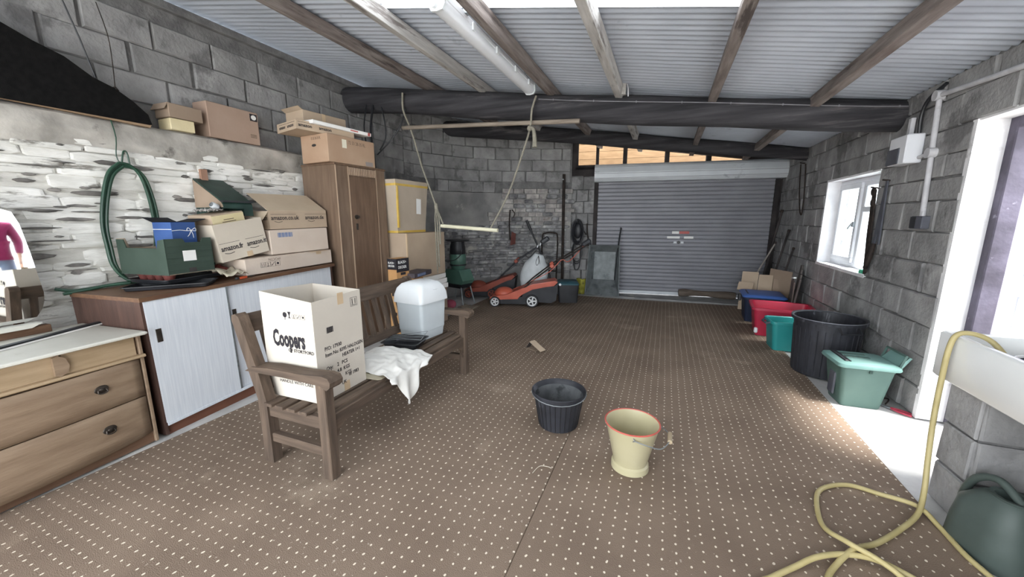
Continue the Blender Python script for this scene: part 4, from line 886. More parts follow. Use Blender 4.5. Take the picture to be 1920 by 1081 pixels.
def mower(label, loc, rz, shell_m, hubm, rf, rr, wb_, grassbox, hl):
    t = thing('lawn_mower', label, 'lawn mower', loc, rz, 'electric lawn mowers')
    for y in (-.2, .2): wheel(t, 0, y, rf, hubm); wheel(t, wb_, y, rr, hubm)
    M().prism([(-.08, .06), (.0, .045), (wb_ + .05, .045), (wb_ + .12, .10), (wb_ + .1, .18), (-.04, .15)], -.17, .17, 'y').done('deck', char_m, t)
    sh_ = M(); pr = [(-.10, .12), (-.07, .16), (.05, .185), (.2, .205), (.3, .235), (.42, .30), (.62, .385), (wb_ + .38, .45), (wb_ + .42, .42), (wb_ + .36, .36), (.62, .31), (.45, .22), (.38, .13), (.1, .12)]
    sh_.prism(pr, -.185, .185, 'y'); bmesh.ops.bevel(sh_.bm, geom=[e for e in sh_.bm.edges if abs(e.verts[0].co.y - e.verts[1].co.y) < .01], offset=.012, segments=2, affect='EDGES')
    sh_.done('shell', shell_m, t, smooth=True)
    M().sphere((.14, 0, .20), .16, (1.05, .85, .68), 12).done('motor_cover', shell_m, t, smooth=True)
    M().bb(.02, .40, -.1, .1, .18, .225, bev=.02).done('motor_vent', char_m, t)
    M().prism([(.44, .10), (wb_ + .32, .075), (wb_ + .40, .12), (wb_ + .43, .40), (wb_ + .36, .36), (.62, .315), (.47, .23)], -.18, .18, 'y').done('rear_body', char_m, t)
    if grassbox:
        x0 = wb_ + .44
        M().rrect([(.15, .155, .03, .08), (.17, .175, .03, .38)], c=(x0 + .16, 0, 0), cap1=True).done('grass_box', blackp_m, t, smooth=True)
        M().rrect([(.18, .185, .03, .38), (.18, .185, .03, .40), (.15, .15, .03, .43)], c=(x0 + .15, 0, 0), cap1=True).done('grass_box_lid', teal_d, t, smooth=True)
        M().cyl((x0 + .02, -.19, .39), (x0 + .02, -.17, .39), .02).done('clip', whitep_m, t)
    for y in (-.17, .17):
        M().tube([(.45, y, .28), (.62, y, .44), (hl[0] * .62, y, hl[1] * .66), (hl[0], y * .95, hl[1])], .013, 8).done('handle_tube', iron_m if grassbox else char_m, t)
        M().box((hl[0] * .62, y, hl[1] * .66), (.07, .035, .06), rot=(0, R(-40), 0), bev=.01).done('handle_clamp', shell_m, t)
    M().tube([(hl[0], -.165, hl[1]), (hl[0] + .03, -.16, hl[1] + .02), (hl[0] + .03, .16, hl[1] + .02), (hl[0], .165, hl[1])], .016, 8).done('handle_bar', char_m, t)
    M().box((hl[0] - .03, -.1, hl[1] + .02), (.16, .09, .08), rot=(0, R(-35), 0), bev=.02).done('switch_box', char_m if grassbox else blackp_m, t)
    M().tube([(hl[0] - .05, -.12, hl[1]), (hl[0] * .8, -.2, hl[1] * .74), (hl[0] * .72, -.19, hl[1] * .76), (hl[0] * .6, -.2, hl[1] * .58), (.6, -.19, .44)], .006, 6, k=4).done('cable', orange_m if grassbox else blackp_m, t, smooth=True)
    return t
mower('orange and black lawn mower with white spoked wheels and teal lidded grass box', (-2.634, 5.79, 0), R(17), orange_m, hub_m, .088, .108, .62, True, (1.52, 1.05))
m2 = mower('faded orange lawn mower with orange hubs standing behind the newer mower', (-3.36, 6.24, 0), R(14), dullor_m, dullor_m, .085, .095, .44, False, (1.42, 1.06))
for k in range(2): M().box((1.27 + .045 * k, -.2, .975 + .03 * k), (.018, .012, .05), rot=(0, R(20), 0)).done('white_switch', whitep_m, m2)
# white sack
sk = M()
def sackf(u, v):
    a = 2 * PI * u; r = .20 * (1 - .55 * max(0, v - .72) / .28) * (1 + .10 * noise.noise((math.cos(a) * 1.6, math.sin(a) * 1.6, v * 3))) * (.82 + .3 * math.sin(PI * min(1, v * 1.1 + .1)))
    return (r * 1.1 * math.cos(a), r * .62 * math.sin(a), v * .62 + .02 * noise.noise((u * 9, v * 9, 2)))
sk.grid(sackf, 28, 20)
so = thing('plastic_sack', 'tied white plastic sack leaning behind the orange mower', 'sack', (-2.21, 6.42, .22), rot=(R(4), R(12), R(15)))
sk.done('sack_body', mat('white_sack', h('c3c8ca'), h('d9dddf'), rough=.5, scale=6, bump=.4, bscale=14, c3=h('9ba1a4'), c3t=.68), so, smooth=True, ang=180)
M().tube([(0, -.07, .60), (.03, -.10, .50), (.01, -.12, .44), (-.02, -.10, .5), (0, -.07, .6)], .004, 6, k=4).tube([(.0, -.05, .61), (.06, -.10, .45), (.05, -.13, .25)], .004, 6, k=4).done('tie', blackp_m, so)
carton('crate_support', 'dark box under the white plastic sack', (-2.21, 6.42, 0), R(15), (.34, .24, .22), mat('dark_box', h('2a2a2c'), h('363638'), rough=.8), cat='box')
# garden shredder
gr_m = mat('shredder_green', h('4d7063'), h('5b7f71'), rough=.35, scale=4, bump=.02, spec=.5)
gs_ = thing('garden_shredder', 'green garden shredder with black hopper standing on thin legs by the rear wall', 'shredder', (-3.28, 5.63, 0), R(-15))
_z = .055
M().lathe([(.12, .85), (.135, .88), (.13, .98), (.115, 1.04), (.115, 1.075), (.20, 1.085), (.205, 1.10), (.12, 1.105)], 24, cap1=True).done('hopper', blackp_m, gs_, smooth=True)
M().lathe([(.10, .60), (.135, .66), (.14, .82), (.125, .86), (.10, .86)], 24, cap1=True).done('motor_housing', gr_m, gs_, smooth=True)
M().lathe([(.141, .665), (.143, .67), (.143, .685), (.141, .69)], 24, cap0=False).done('band', blackp_m, gs_)
M().prism([(-.20, .36), (.20, .36), (.24, .42), (.15, .60), (-.15, .60), (-.22, .50)], -.14, .14, 'y').done('lower_housing', gr_m, gs_)
M().prism([(-.22, .29), (.17, .29), (.20, .36), (-.21, .40)], -.13, .13, 'y').done('chute', blackp_m, gs_)
for x, y in ((-.16, -.11), (.16, -.11), (-.16, .11), (.16, .11)): M().tube([(x, y, .34), (x * 1.5, y * 1.3, 0)], .011, 8).done('leg', steel_m, gs_)
M().tube([(.15, -.06, 1.07), (.20, -.1, 1.0), (.20, -.12, .88), (.10, -.16, .78), (-.08, -.15, .74), (-.16, -.08, .70)], .006, 6, k=4).done('cable', blackp_m, gs_, smooth=True)
# heap beside the shredder
def blob(name, label, cat, loc, r, sc, m, seed, amp=.25):
    b = M().sphere((0, 0, 0), r, sc, 14)
    for v in b.bm.verts: v.co *= 1 + amp * noise.noise(v.co * 5 + Vector((seed, 0, 0))); v.co.z = max(v.co.z, -r * sc[2] * .8)
    return b.done(name, m, loc=(loc[0], loc[1], loc[2] + r * sc[2] * .8), smooth=True, ang=180, label=label, cat=cat)
blob('maroon_bag', 'dark maroon bag slumped on the floor left of the green shredder', 'bag', (-3.70, 5.46, 0), .21, (1, .9, 1.05), mat('maroon_cloth', h('4c2b3b'), h('683c50'), rough=.9, scale=5, bump=.2), 3)
blob('pink_cloth', 'small pink cloth heap in front of the maroon bag', 'cloth', (-3.24, 5.28, 0), .09, (1.1, .8, .9), mat('pink_cloth', h('9b4a5b'), h('b35f70'), rough=.9, scale=8, bump=.2), 8)
M().grid(lambda u, v: (-3.12 + .30 * u, 5.30 + .22 * v, .006 + .03 * abs(noise.noise((u * 4, v * 4, 3)))), 10, 10).done('beige_rag', clm if False else mat('beige_rag', h('877b6d'), h('9c8f80'), rough=.95, scale=8, bump=.2), smooth=True, solid=.004, label='beige rag spread on the carpet beside the pink cloth', cat='cloth')
hl_ = thing('small_helmet', 'small pale blue plastic bowl on the maroon bag', 'bowl', (-3.56, 5.46, .39), rot=(R(10), R(-12), 0))
M().lathe([(.05, 0), (.09, .03), (.10, .06), (.092, .06), (.05, .008)], 20, cap1=True).done('bowl_wall', mat('pale_blue', h('5f7f9c'), h('7391ad'), rough=.5, scale=5), hl_, smooth=True)
# tools along the back wall
def tool(name, label, cat, parts, loc=(0, 0, 0)):
    t = thing(name, label, cat, loc)
    for nm, pts_, r, m in parts: M().tube(pts_, r, 8, k=4 if len(pts_) > 2 else 0).done(nm, m, t, smooth=True)
    return t
tool('steel_post', 'dark upright steel post fixed to the wall between brickwork and block pier', 'post', [('post', [(-1.835, 7.18, 0), (-1.86, 7.23, 2.28)], .028, iron_m), ('bolt', [(-1.86, 7.21, 2.18), (-1.86, 7.17, 2.18)], .012, steel_m)])
tool('spade_handle', 'long black handled tool leaning behind the mower handles', 'tool', [('shaft', [(-2.50, 6.93, 1.42), (-2.06, 6.85, .55), (-1.9, 6.80, .1)], .018, blackp_m), ('grip', [(-2.50, 6.93, 1.42), (-2.41, 6.915, 1.24)], .026, blackp_m)])
tool('tube_frame', 'bent grey tube frame standing against the brick wall', 'frame', [('hoop', [(-2.22, 7.02, .02), (-2.22, 7.05, .6), (-2.22, 7.07, 1.1), (-2.16, 7.075, 1.18), (-1.98, 7.085, 1.18), (-1.92, 7.08, 1.1), (-1.92, 7.06, .6), (-1.92, 7.03, .02)], .015, iron_m), ('cross_bar', [(-2.22, 7.045, .45), (-1.92, 7.055, .45)], .012, iron_m)])
rt_ = tool('hanging_shears', 'rusty shears hanging on the brick wall', 'shears', [('arm', [(-2.78, 6.78, 1.62), (-2.79, 6.76, 1.35), (-2.77, 6.75, 1.05)], .013, iron_m), ('arm', [(-2.75, 6.80, 1.62), (-2.69, 6.78, 1.55), (-2.71, 6.76, 1.47)], .010, iron_m)])
M().prism([(-.05, 0), (.05, .02), (.06, .22), (-.02, .26)], 0, .02, 'y').done('blade', mat('rust_red', h('5d3732'), h('6f4740'), rough=.9, scale=9), rt_, loc=(-2.72, 6.76, .95), rot=(0, 0, R(20)))
cc = thing('cable_coil', 'coil of black cable hung on the block pier beside the shutter', 'cable', (-1.585, 7.36, 0))
for k in range(5):
    rx, rz_ = .085 + .008 * k, .19 + .012 * k; M().tube([(rx * math.cos(2 * PI * i / 20), -.03 - .012 * k + .01 * math.sin(3 * i), 1.20 + rz_ * math.sin(2 * PI * i / 20)) for i in range(20)], .014, 6, closed=True).done('turn', blackp_m, cc, smooth=True)
M().sphere((0, -.03, 1.22), .10, (.8, .4, 1.5), 10).done('bundle', blackp_m, cc, smooth=True)
for k, (w_, zb) in enumerate(((.09, .58), (.10, .62), (.07, .46))): M().tube([(-w_ * .4, -.05, 1.05), (-w_, -.05 - .01 * k, .85), (-w_ * .7, -.05, zb + .06), (0, -.05, zb), (w_ * .8, -.05, zb + .08), (w_, -.05, .85), (w_ * .5, -.05, 1.05)], .010, 6, k=4).done('hanging_loop', blackp_m, cc, smooth=True)
tool('iron_bracket', 'black iron bracket arm beside the cable coil', 'bracket', [('arm', [(-1.42, 7.38, 1.36), (-1.40, 7.36, 1.15), (-1.33, 7.34, .93)], .014, iron_m), ('arm', [(-1.52, 7.34, 1.28), (-1.42, 7.35, 1.15)], .012, iron_m), ('foot', [(-1.56, 7.32, .97), (-1.33, 7.34, .95)], .018, iron_m)])
M().grid(lambda u, v: (-1.56 + .20 * u, 7.30 - .09 * math.sin(PI * u) + .02 * noise.noise((u * 5, v * 5, 1)), .0 + .30 * v + .03 * noise.noise((u * 6, v * 2, 7)) * v), 12, 12).done('yellow_bag', mat('yellow_print', h('8f8c35'), h('b3ae4c'), rough=.6, scale=14, bump=.3, c3=h('4a4a3a'), c3t=.6, c3scale=16), smooth=True, solid=.03, label='crumpled yellow printed bag between the mower and the wheelbarrow pan', cat='bag')
# wheelbarrow pan stood on end
wbm = mat('zinc_pan', h('74797a'), h('8b9091'), rough=.55, scale=9, bump=.08, metal=.4, c3=h('62676a'), c3t=.6, c3scale=5)
wbo = thing('wheelbarrow', 'galvanised wheelbarrow pan stood on end against the roller shutter', 'wheelbarrow', (-1.06, 7.19, .012), rot=(R(-8), 0, R(3)))
pn = M(); f_ = [(-.315, 0), (.315, 0), (.285, .95), (-.275, .95)]; g_ = [(-.20, .30), (.20, .30), (.21, .84), (-.19, .84)]
A2 = [pn.bm.verts.new((x, 0, z)) for x, z in f_]; B2 = [pn.bm.verts.new((x, .16 + .06 * (z < .5), z)) for x, z in g_]
pn.bridge(A2, B2); pn.bm.faces.new(B2); pn.done('pan', wbm, wbo, solid=.006)
M().tube([(x, -.004, z) for x, z in f_], .012, 8, closed=True).done('rolled_rim', wbm, wbo)
M().tube([(.255, .06, .93), (.27, .10, 1.16), (.285, .12, 1.30)], .014, 8).tube([(.255, .06, .93), (.22, .18, .3)], .014, 8).done('handle', blackp_m, wbo)
M().tube([(-.25, .06, .93), (-.27, .12, .98), (-.22, .18, .3)], .014, 8).done('handle', blackp_m, wbo)
# rough timber lying at the foot of the shutter
tb = M().tube([(.30, 7.66, .075), (.5, 7.68, .085), (.9, 7.72, .075), (1.25, 7.76, .06)], lambda t_: .062 + .012 * math.sin(t_ * 9), 9, k=4)
tb.done('timber_baulk', wood('baulk', '5c5148', '756a5f', 'x', bump=.5), smooth=True, ang=60, label='rough baulk of timber lying along the foot of the shutter', cat='timber')

# ================================================================== CEILING FITTINGS AND ROPES
lf = thing('strip_light', 'long white fluorescent strip light fixed beside a rafter', 'ceiling light', (-1.385, 3.06, 2.70), 0)
M().bb(-.05, .05, -.86, .86, .06, .105, bev=.006).done('housing', upvc_m, lf)
diff_m = mat('prismatic_diffuser', h('e6e9ee'), h('f1f3f6'), rough=.3, scale=3, bump=.1, bscale=80, spec=.5)
M().prism([(-.048, .06), (-.052, .03), (-.035, .004), (0, -.002), (.035, .004), (.052, .03), (.048, .06)], -.84, .84, 'y').done('diffuser', diff_m, lf, smooth=True, ang=60)
for y in (-.86, .84): M().prism([(-.055, .105), (-.058, .03), (-.04, 0), (0, -.006), (.04, 0), (.058, .03), (.055, .105)], y, y + .02, 'y').done('end_cap', whitep_m, lf)
for y in (-.5, -.1, .3, .65): M().bb(.05, .064, y, y + .04, .03, .08, bev=.003).done('clip', whitep_m, lf)
M().cyl((-.012, -.885, .03), (-.012, -.86, .03), .022, n=14).done('cable_gland', whitep_m, lf)
for x in (-.04, .1): pass
M().bb(.04, .10, -.6, -.56, .09, .125).bb(.04, .10, .56, .6, .09, .125).done('bracket', steel_m, lf)
rope_m = mat('hemp_rope', h('827e72'), h('989385'), rough=.95, scale=40, bump=.5, bscale=150)
tz = thing('rope_swing', 'rope trapeze with a white bar hung from the log beam', 'trapeze', (0, 0, 0))
M().tube([(-2.68, 4.20, 1.362), (-1.885, 4.20, 1.312)], .023, 14).done('white_bar', mat('cream_bar', h('dcd8bd'), h('e8e4cb'), rough=.5, scale=4, bump=.05), tz, smooth=True)
M().tube([(-3.03, 4.0, 2.93), (-3.05, 4.02, 2.75), (-3.06, 4.14, 2.60), (-3.03, 4.18, 2.45), (-2.93, 4.19, 2.1), (-2.80, 4.2, 1.75), (-2.745, 4.2, 1.60), (-2.70, 4.2, 1.5), (-2.65, 4.2, 1.385)], .011, 8, k=3).done('rope', rope_m, tz, smooth=True)
M().tube([(-1.38, 4.10, 2.74), (-1.42, 4.08, 2.6), (-1.455, 4.12, 2.42), (-1.56, 4.15, 2.15), (-1.75, 4.19, 1.72), (-1.98, 4.2, 1.34)], .011, 8, k=3).done('rope', rope_m, tz, smooth=True)
M().sphere((-1.455, 4.11, 2.42), .028, (1, 1, 1.2), 8).tube([(-1.455, 4.10, 2.42), (-1.41, 4.09, 2.41), (-1.395, 4.10, 2.33), (-1.39, 4.10, 2.22)], lambda t_: .014 + .012 * t_, 8, k=3).done('knot', rope_m, tz, smooth=True)
M().sphere((-2.745, 4.2, 1.60), .026, (1, 1, 2), 8).done('knot', rope_m, tz, smooth=True)
for dx, zb in ((0, .75), (.03, .83), (.06, 1.15)): M().tube([(-2.745, 4.19, 1.60), (-2.755 + dx, 4.18, 1.45), (-2.75 + dx, 4.18, 1.15), (-2.745 + dx, 4.18, zb)], .009, 6, k=3).done('rope_tail', rope_m, tz, smooth=True)
M().tube([(-3.16, 4.14, 2.575), (-2.1, 4.16, 2.525), (-.92, 4.18, 2.465)], .024, 12).done('wooden_pole', wood('ash_pole', '7d7266', '968b7e', 'x'), smooth=True, label='long bare wooden pole slung level under the log beam by the ropes', cat='pole')
tool('black_cable', 'black cable hanging from the beam to the wardrobe, left of the strap', 'cable', [('cable', [(-3.62, 4.06, 2.95), (-3.60, 3.95, 2.6), (-3.5, 3.86, 2.35)], .008, blackp_m)])
tool('black_strap', 'black strap hanging straight down behind the wardrobe boxes', 'strap', [('strap', [(-3.52, 4.06, 2.9), (-3.50, 3.95, 2.55), (-3.45, 3.92, 2.2), (-3.42, 3.9, 2.02)], .014, blackp_m)])
tool('black_cable', 'black cable curling from the beam to the right of the strap', 'cable', [('cable', [(-3.42, 4.06, 2.88), (-3.36, 4.05, 2.65), (-3.36, 4.05, 2.45), (-3.42, 4.0, 2.3)], .008, blackp_m)])
tool('black_cable', 'black cable rising in a slant from the wardrobe corner towards the rope', 'cable', [('cable', [(-3.42, 3.95, 2.24), (-3.25, 4.0, 2.40), (-3.12, 4.05, 2.58), (-3.06, 4.1, 2.80)], .008, blackp_m)])
greyl_m = mat('dusty_cable', h('77767a'), h('8c8b8f'), rough=.8, scale=9)
bc_ = thing('beam_cable', 'thin pale cable clipped along the front of the main log beam', 'cable', (0, 0, 0))
bpts = [(-1.36, 4.12, 2.71), (-.9, 4.16, 2.655), (-.3, 4.195, 2.59), (.3, 4.235, 2.53), (.9, 4.28, 2.462), (1.5, 4.32, 2.395), (1.8, 4.34, 2.37)]
M().tube(bpts, .0045, 6, k=3).done('cable', greyl_m, bc_, smooth=True)
for k in range(8): x = -1.2 + .42 * k; i_ = min(5, next(j for j in range(len(bpts) - 1) if bpts[j + 1][0] >= x)); a_, b_ = bpts[i_], bpts[i_ + 1]; f2 = (x - a_[0]) / (b_[0] - a_[0]); M().box([p + (q - p) * f2 for p, q in zip(a_, b_)], (.010, .012, .016)).done('clip', greyl_m, bc_)
lh = thing('wooden_block', 'pale wooden block with a looped flex on the whitened rafter end', 'block', (-.49, 4.16, 2.66), 0)
M().prism([(-.03, 0), (.03, 0), (.03, .13), (.0, .15), (-.03, .13)], -.04, .0, 'y').done('block_body', rafterw_m, lh); M().tube([(.03, -.02, .12), (.05, -.02, .06), (.055, -.02, -.02)], .006, 6).done('flex', pipe_m, lh)

# ================================================================== RIGHT SIDE
W_ = RX - .02
# ---- black dustbin
binm = mat('streaked_bin_plastic', h('232429'), h('34353b'), rough=.5, scale=5, bump=.1, spec=.4, c3=h('6a6b72'), c3t=.63, c3scale=2.2, stretch=(7, 7, 1.2))
db = thing('dustbin', 'large round black plastic dustbin with dusty ribbed side by the right wall', 'bin', (1.475, 4.29, 0), R(-25), 'bins along the right wall')
M().lathe([(0, 0), (.225, 0), (.235, .01), (.256, .45), (.260, .51), (.281, .513), (.283, .535), (.272, .542), (.260, .538), (.252, .50), (.225, .02), (0, .015)], 48, cap0=False).done('bin_wall', binm, db, smooth=True)
for k in range(30):
    a = 2 * PI * k / 30; M().tube([(.233 * math.cos(a), .233 * math.sin(a), .02), (.2545 * math.cos(a), .2545 * math.sin(a), .45)], .005, 5).done('rib', binm, db)
M().lathe([(.277, .538), (.284, .540), (.283, .547), (.273, .546)], 48, cap0=False).done('rim', mat('grey_rim', h('5b5d64'), h('74767d'), rough=.5, scale=8), db, smooth=True)
for a0 in (-50, 130): M().tube([(.28 * math.cos(R(a0 - 17)), .28 * math.sin(R(a0 - 17)), .51), (.315 * math.cos(R(a0 - 14)), .315 * math.sin(R(a0 - 14)), .465), (.315 * math.cos(R(a0 + 14)), .315 * math.sin(R(a0 + 14)), .465), (.28 * math.cos(R(a0 + 17)), .28 * math.sin(R(a0 + 17)), .51)], .008, 6).done('handle', blackp_m, db)
for k in range(4): M().sphere((.20 * math.cos(R(60 + 22 * k)), .20 * math.sin(R(60 + 22 * k)), .36), .035, (1, 1, .8), 7).done('stored_lump', greyp_m, db, smooth=True)
# ---- green food caddy
gc_m = mat('caddy_green', h('48605a'), h('546c65'), rough=.5, scale=3, bump=.03); gl_m = mat('caddy_lid_green', h('6f938d'), h('7ea19b'), rough=.45, scale=3, bump=.03)
cd_ = thing('food_caddy', 'green lidded food waste caddy nearest the doorway', 'caddy', (1.505, 3.68, -.011), R(3), 'bins along the right wall')
M().rrect([(.125, .11, .03, 0), (.13, .115, .03, .008), (.168, .15, .035, .315), (.172, .154, .035, .318), (.172, .154, .035, .335)], n=6, cap1=True).done('caddy_body', gc_m, cd_, smooth=True)
lid = M().rrect([(.195, .170, .04, .333), (.20, .175, .04, .343), (.195, .170, .04, .362), (.165, .14, .04, .375)], n=6, cap1=True).done('lid', gl_m, cd_, smooth=True, ang=50)
for k in range(2): M().bb(-.10 + .0 * k, .06, -.02 + .07 * k, .02 + .07 * k, .374, .379, bev=.002).done('lid_recess', gc_m, lid)
M().bb(-.15, -.125, -.13, .12, .374, .384, bev=.003).bb(-.12, -.11, -.13, .12, .374, .382).done('lid_hinge_bar', blackp_m, lid)
M().prism([(.17, .345), (.23, .42), (.245, .44), (.26, .435), (.21, .345)], -.11, .11, 'y').done('lid_lip', gl_m, lid)
M().tube([(.19, -.12, .36), (.22, -.12, .45), (.22, .12, .45), (.19, .12, .36)], .009, 6).done('carry_handle', gc_m, cd_)
for y in (-.06, .06): M().bb(-.0, .02, -.158, -.15, .30 , .33).done('clip', gc_m, cd_)
M().bb(-.165, -.15, -.05, .05, .06, .25, bev=.01).done('front_grip', greyp_m, cd_)
# ---- teal box, red tub, blue lidded box
def tub(name, label, loc, rz, hx, hy, hh, m, rim=.012):
    t = thing(name, label, 'tub', loc, rz, 'bins along the right wall')
    M().rrect([(hx * .84, hy * .84, .03, 0), (hx * .86, hy * .86, .04, .01), (hx * .98, hy * .98, .05, hh - .03), (hx + rim, hy + rim, .055, hh - .028), (hx + rim, hy + rim, .055, hh), (hx + rim * .4, hy + rim * .4, .05, hh + .003), (hx * .96, hy * .96, .045, hh - .005), (hx * .82, hy * .82, .03, .012)], n=7, cap1=True).done('tub_wall', m, t, smooth=True)
    return t
teal_m = mat('teal_plastic', h('2b8c8b'), h('379896'), rough=.4, scale=3, bump=.02, spec=.5)
red_m = mat('red_plastic', h('b02a44'), h('bf3750'), rough=.4, scale=3, bump=.02, spec=.5)
t1 = tub('recycling_box', 'open teal plastic recycling box between the dustbin and the red tub', (1.42, 4.98, 0), R(4), .26, .15, .33, teal_m)
for s_ in (-1,): M().tube([(-.265, -.09, .31), (-.30, -.07, .29), (-.30, .07, .29), (-.265, .09, .31)], .012, 6).done('handle', greyp_m, t1)
t2 = tub('recycling_tub', 'open bright red plastic tub behind the teal box', (1.435, 5.62, 0), R(-6), .32, .27, .36, red_m, .02)
M().bb(-.29, -.25, -.25, -.20, .03, .10, bev=.01).done('white_foot', whitep_m, t2)
navy = mat('navy_plastic', h('232a3e'), h('2d354b'), rough=.5, scale=3, bump=.02)
t3 = tub('storage_box', 'dark navy storage box with blue lid at the far end of the bin row', (1.36, 6.33, 0), R(-4), .24, .26, .36, navy)
bl_m = mat('blue_plastic', h('3f5f9f'), h('4c6cab'), rough=.45, scale=3, bump=.02)
ld3 = M().rrect([(.265, .285, .05, .358), (.27, .29, .05, .372), (.25, .27, .05, .39), (.20, .22, .05, .395)], n=6, cap1=True).done('lid', bl_m, t3, smooth=True)
M().bb(-.20, -.18, -.15, .15, .392, .402, bev=.004).done('lid_grip', navy, ld3); M().box((-.285, -.1, .33), (.04, .08, .10), bev=.01).done('latch', blackp_m, t3)
# ---- flattened cartons behind the bins
fc = thing('folded_carton', 'opened brown carton with raised flaps behind the blue lidded box', 'cardboard', (1.40, 6.84, 0), R(-8))
for k, (x0, x1, tl_) in enumerate(((-.24, -.02, .10), (-.015, .17, .07), (.175, .36, .02))):
    M().slab((x0, -.02 - .04 * k, .02), (x1 - x0, -.02, 0), (.02, .12, .50 + tl_), .006).done('panel', card2 if k < 2 else card3, fc)
M().slab((-.28, -.10, .35), (.20, -.02, 0), (.02, .05, .12), .006).done('flap', card2, fc)
M().slab((.12, .05, .05), (.26, -.2, -.02), (.03, .06, .64), .006).done('panel', card3, fc)
grw = wood('grey_board', '57524f', '6f6966', 'z', c3=h('47423f'), c3t=.6)
hb_ = thing('board_stack', 'old grey boards and a metal edged panel propped in the corner under the window', 'boards', (1.70, 6.08, 0), R(-8))
for k in range(4):
    M().box((.015 * k - .03, -.10 + .11 * k, .33 + .02 * k), (.022, .10 + .02 * (k % 2), .68 + .06 * k), rot=(R(-2 * k), R(6), 0), bev=.004).done('board', grw, hb_)
M().prism([(-.12, .62), (.10, .66), (.14, .60), (.12, .08), (-.12, .08)], -.06, -.045, 'x').done('panel', mat('brown_panel', h('5d534d'), h('736861'), rough=.8, scale=4), hb_)
M().box((-.05, .01, .665), (.03, .20, .02), rot=(R(-8), 0, 0)).done('metal_edge', whitep_m, hb_)
for k, (a, b, r) in enumerate((((1.25, 7.35, .02), (1.66, 7.30, 1.05), .012), ((1.60, 7.25, .02), (1.76, 7.05, 1.25), .016), ((1.52, 7.45, .02), (1.72, 7.40, 1.55), .018), ((1.66, 7.0, .02), (1.77, 6.75, 1.0), .014))):
    o = thing('garden_cane', ('pale thin stick leaning across the shutter corner', 'dark stout pole leaning in the back right corner', 'tall dark pole upright in the back right corner', 'short dark stick leaning nearest the window in the corner')[k], 'pole', (0, 0, 0), 0, 'poles in the back right corner')
    M().tube([a, b], r, 8).done('shaft', mat('pale_cane', h('8d8780'), h('a39d95'), rough=.8) if k == 0 else dark_m, o, smooth=True)
    M().tube([b, [p + (p - q_) * .03 for p, q_ in zip(b, a)]], r * 1.25, 8).done('tip', iron_m, o)
# wire loop and rusty tools on the right wall
wl2 = thing('wire_loop', 'long rusty wire loop hanging on the right wall near the shutter', 'wire', (W_ - .02, 0, 0))
M().tube([(0, 6.98, 2.24), (-.01, 6.86, 1.9), (-.02, 6.70, 1.62), (-.02, 6.62, 1.52), (-.02, 6.56, 1.53), (-.01, 6.60, 1.75), (0, 6.72, 2.1), (0, 6.76, 2.22)], .008, 6, k=4).done('wire', iron_m, wl2, smooth=True)
M().cyl((.02, 6.87, 2.24), (-.04, 6.87, 2.25), .008).done('nail', iron_m, wl2)
sw = thing('old_bow_saw', 'rusty old saw blade and strap hanging beside the window', 'saw', (W_ - .015, 0, 0))
M().prism([(4.60, 1.72), (4.645, 1.70), (4.62, 1.3), (4.565, .93), (4.53, .95), (4.56, 1.4)], -.015, .0, 'x').done('strap', iron_m, sw)
M().prism([(4.415, 1.78), (4.44, 1.78), (4.50, 1.22), (4.47, 1.20), (4.44, 1.35), (4.41, 1.22), (4.385, 1.22)], -.012, .0, 'x').done('blade', greyp_m, sw)
M().tube([(-.01, 4.47, 1.22), (-.03, 4.44, 1.13), (-.03, 4.47, 1.05), (-.02, 4.52, 1.0)], .02, 8, k=3).done('handle', iron_m, sw, smooth=True)
M().sphere((-.02, 4.61, 1.70), .03, (.6, 1, 1.4), 7).sphere((-.02, 4.60, 1.60), .024, (.6, 1, 1.6), 7).done('strap_end', iron_m, sw, smooth=True)
M().cyl((.02, 4.43, 1.78), (-.04, 4.43, 1.79), .007).cyl((.02, 4.62, 1.73), (-.04, 4.62, 1.74), .007).done('nail', iron_m, sw)
gp = thing('scrubbing_sponge', 'small green scrap on the window sill', 'scrap', (RX + .03, 4.73, WZ0 + .013), R(20))
b = M().rrect([(.03, .045, .012, 0), (.032, .047, .014, .02), (.028, .043, .012, .035)], cap1=True)
for v in b.bm.verts: v.co += Vector((noise.noise(v.co * 40), noise.noise(v.co * 40 + Vector((3, 0, 0))), 0)) * .006
b.done('pad', mat('green_scrap', h('3f9c7a'), h('57b08e'), rough=.7, scale=20), gp, smooth=True)
# ---- consumer unit and conduit
cu_ = thing('fuse_box', 'white fuse box with dark cover on the right wall above the window', 'fuse box', (W_, 4.15, 1.88), 0)
M().bb(-.11, 0, -.13, .12, 0, .22, bev=.008).done('case', upvc_m, cu_); M().bb(-.117, -.108, -.05, .125, .005, .13, bev=.004).done('cover', greyp_m, cu_)
M().bb(-.05, -.02, .0, .04, .22, .36, bev=.003).done('trunking', pipe_m, cu_)
M().tube([(-.02, -.07, .22), (-.03, -.08, .36), (-.03, -.14, .46), (-.02, -.3, .52)], .012, 8, k=4).done('black_flex', blackp_m, cu_, smooth=True)
cn = thing('conduit_run', 'grey plastic conduit with round junction boxes beside the doorway', 'conduit', (W_ - .02, 0, 0))
M().tube([(0, 3.905, 2.335), (0, 3.40, 2.30), (0, 2.4, 2.24), (0, 1.2, 2.17)], .017, 10).done('pipe', pipe_m, cn, smooth=True)
M().tube([(0, 3.905, 2.335), (0, 3.872, 1.93), (0, 3.835, 1.47)], .017, 10).done('pipe', pipe_m, cn, smooth=True)
M().tube([(0, 3.868, 1.93), (0, 4.02, 1.92)], .015, 10).done('pipe', pipe_m, cn, smooth=True)
for y, z in ((3.905, 2.335), (3.868, 1.93)): M().cyl((.02, y, z), (-.03, y, z), .036, n=18).done('junction_box', pipe_m, cn, smooth=True)
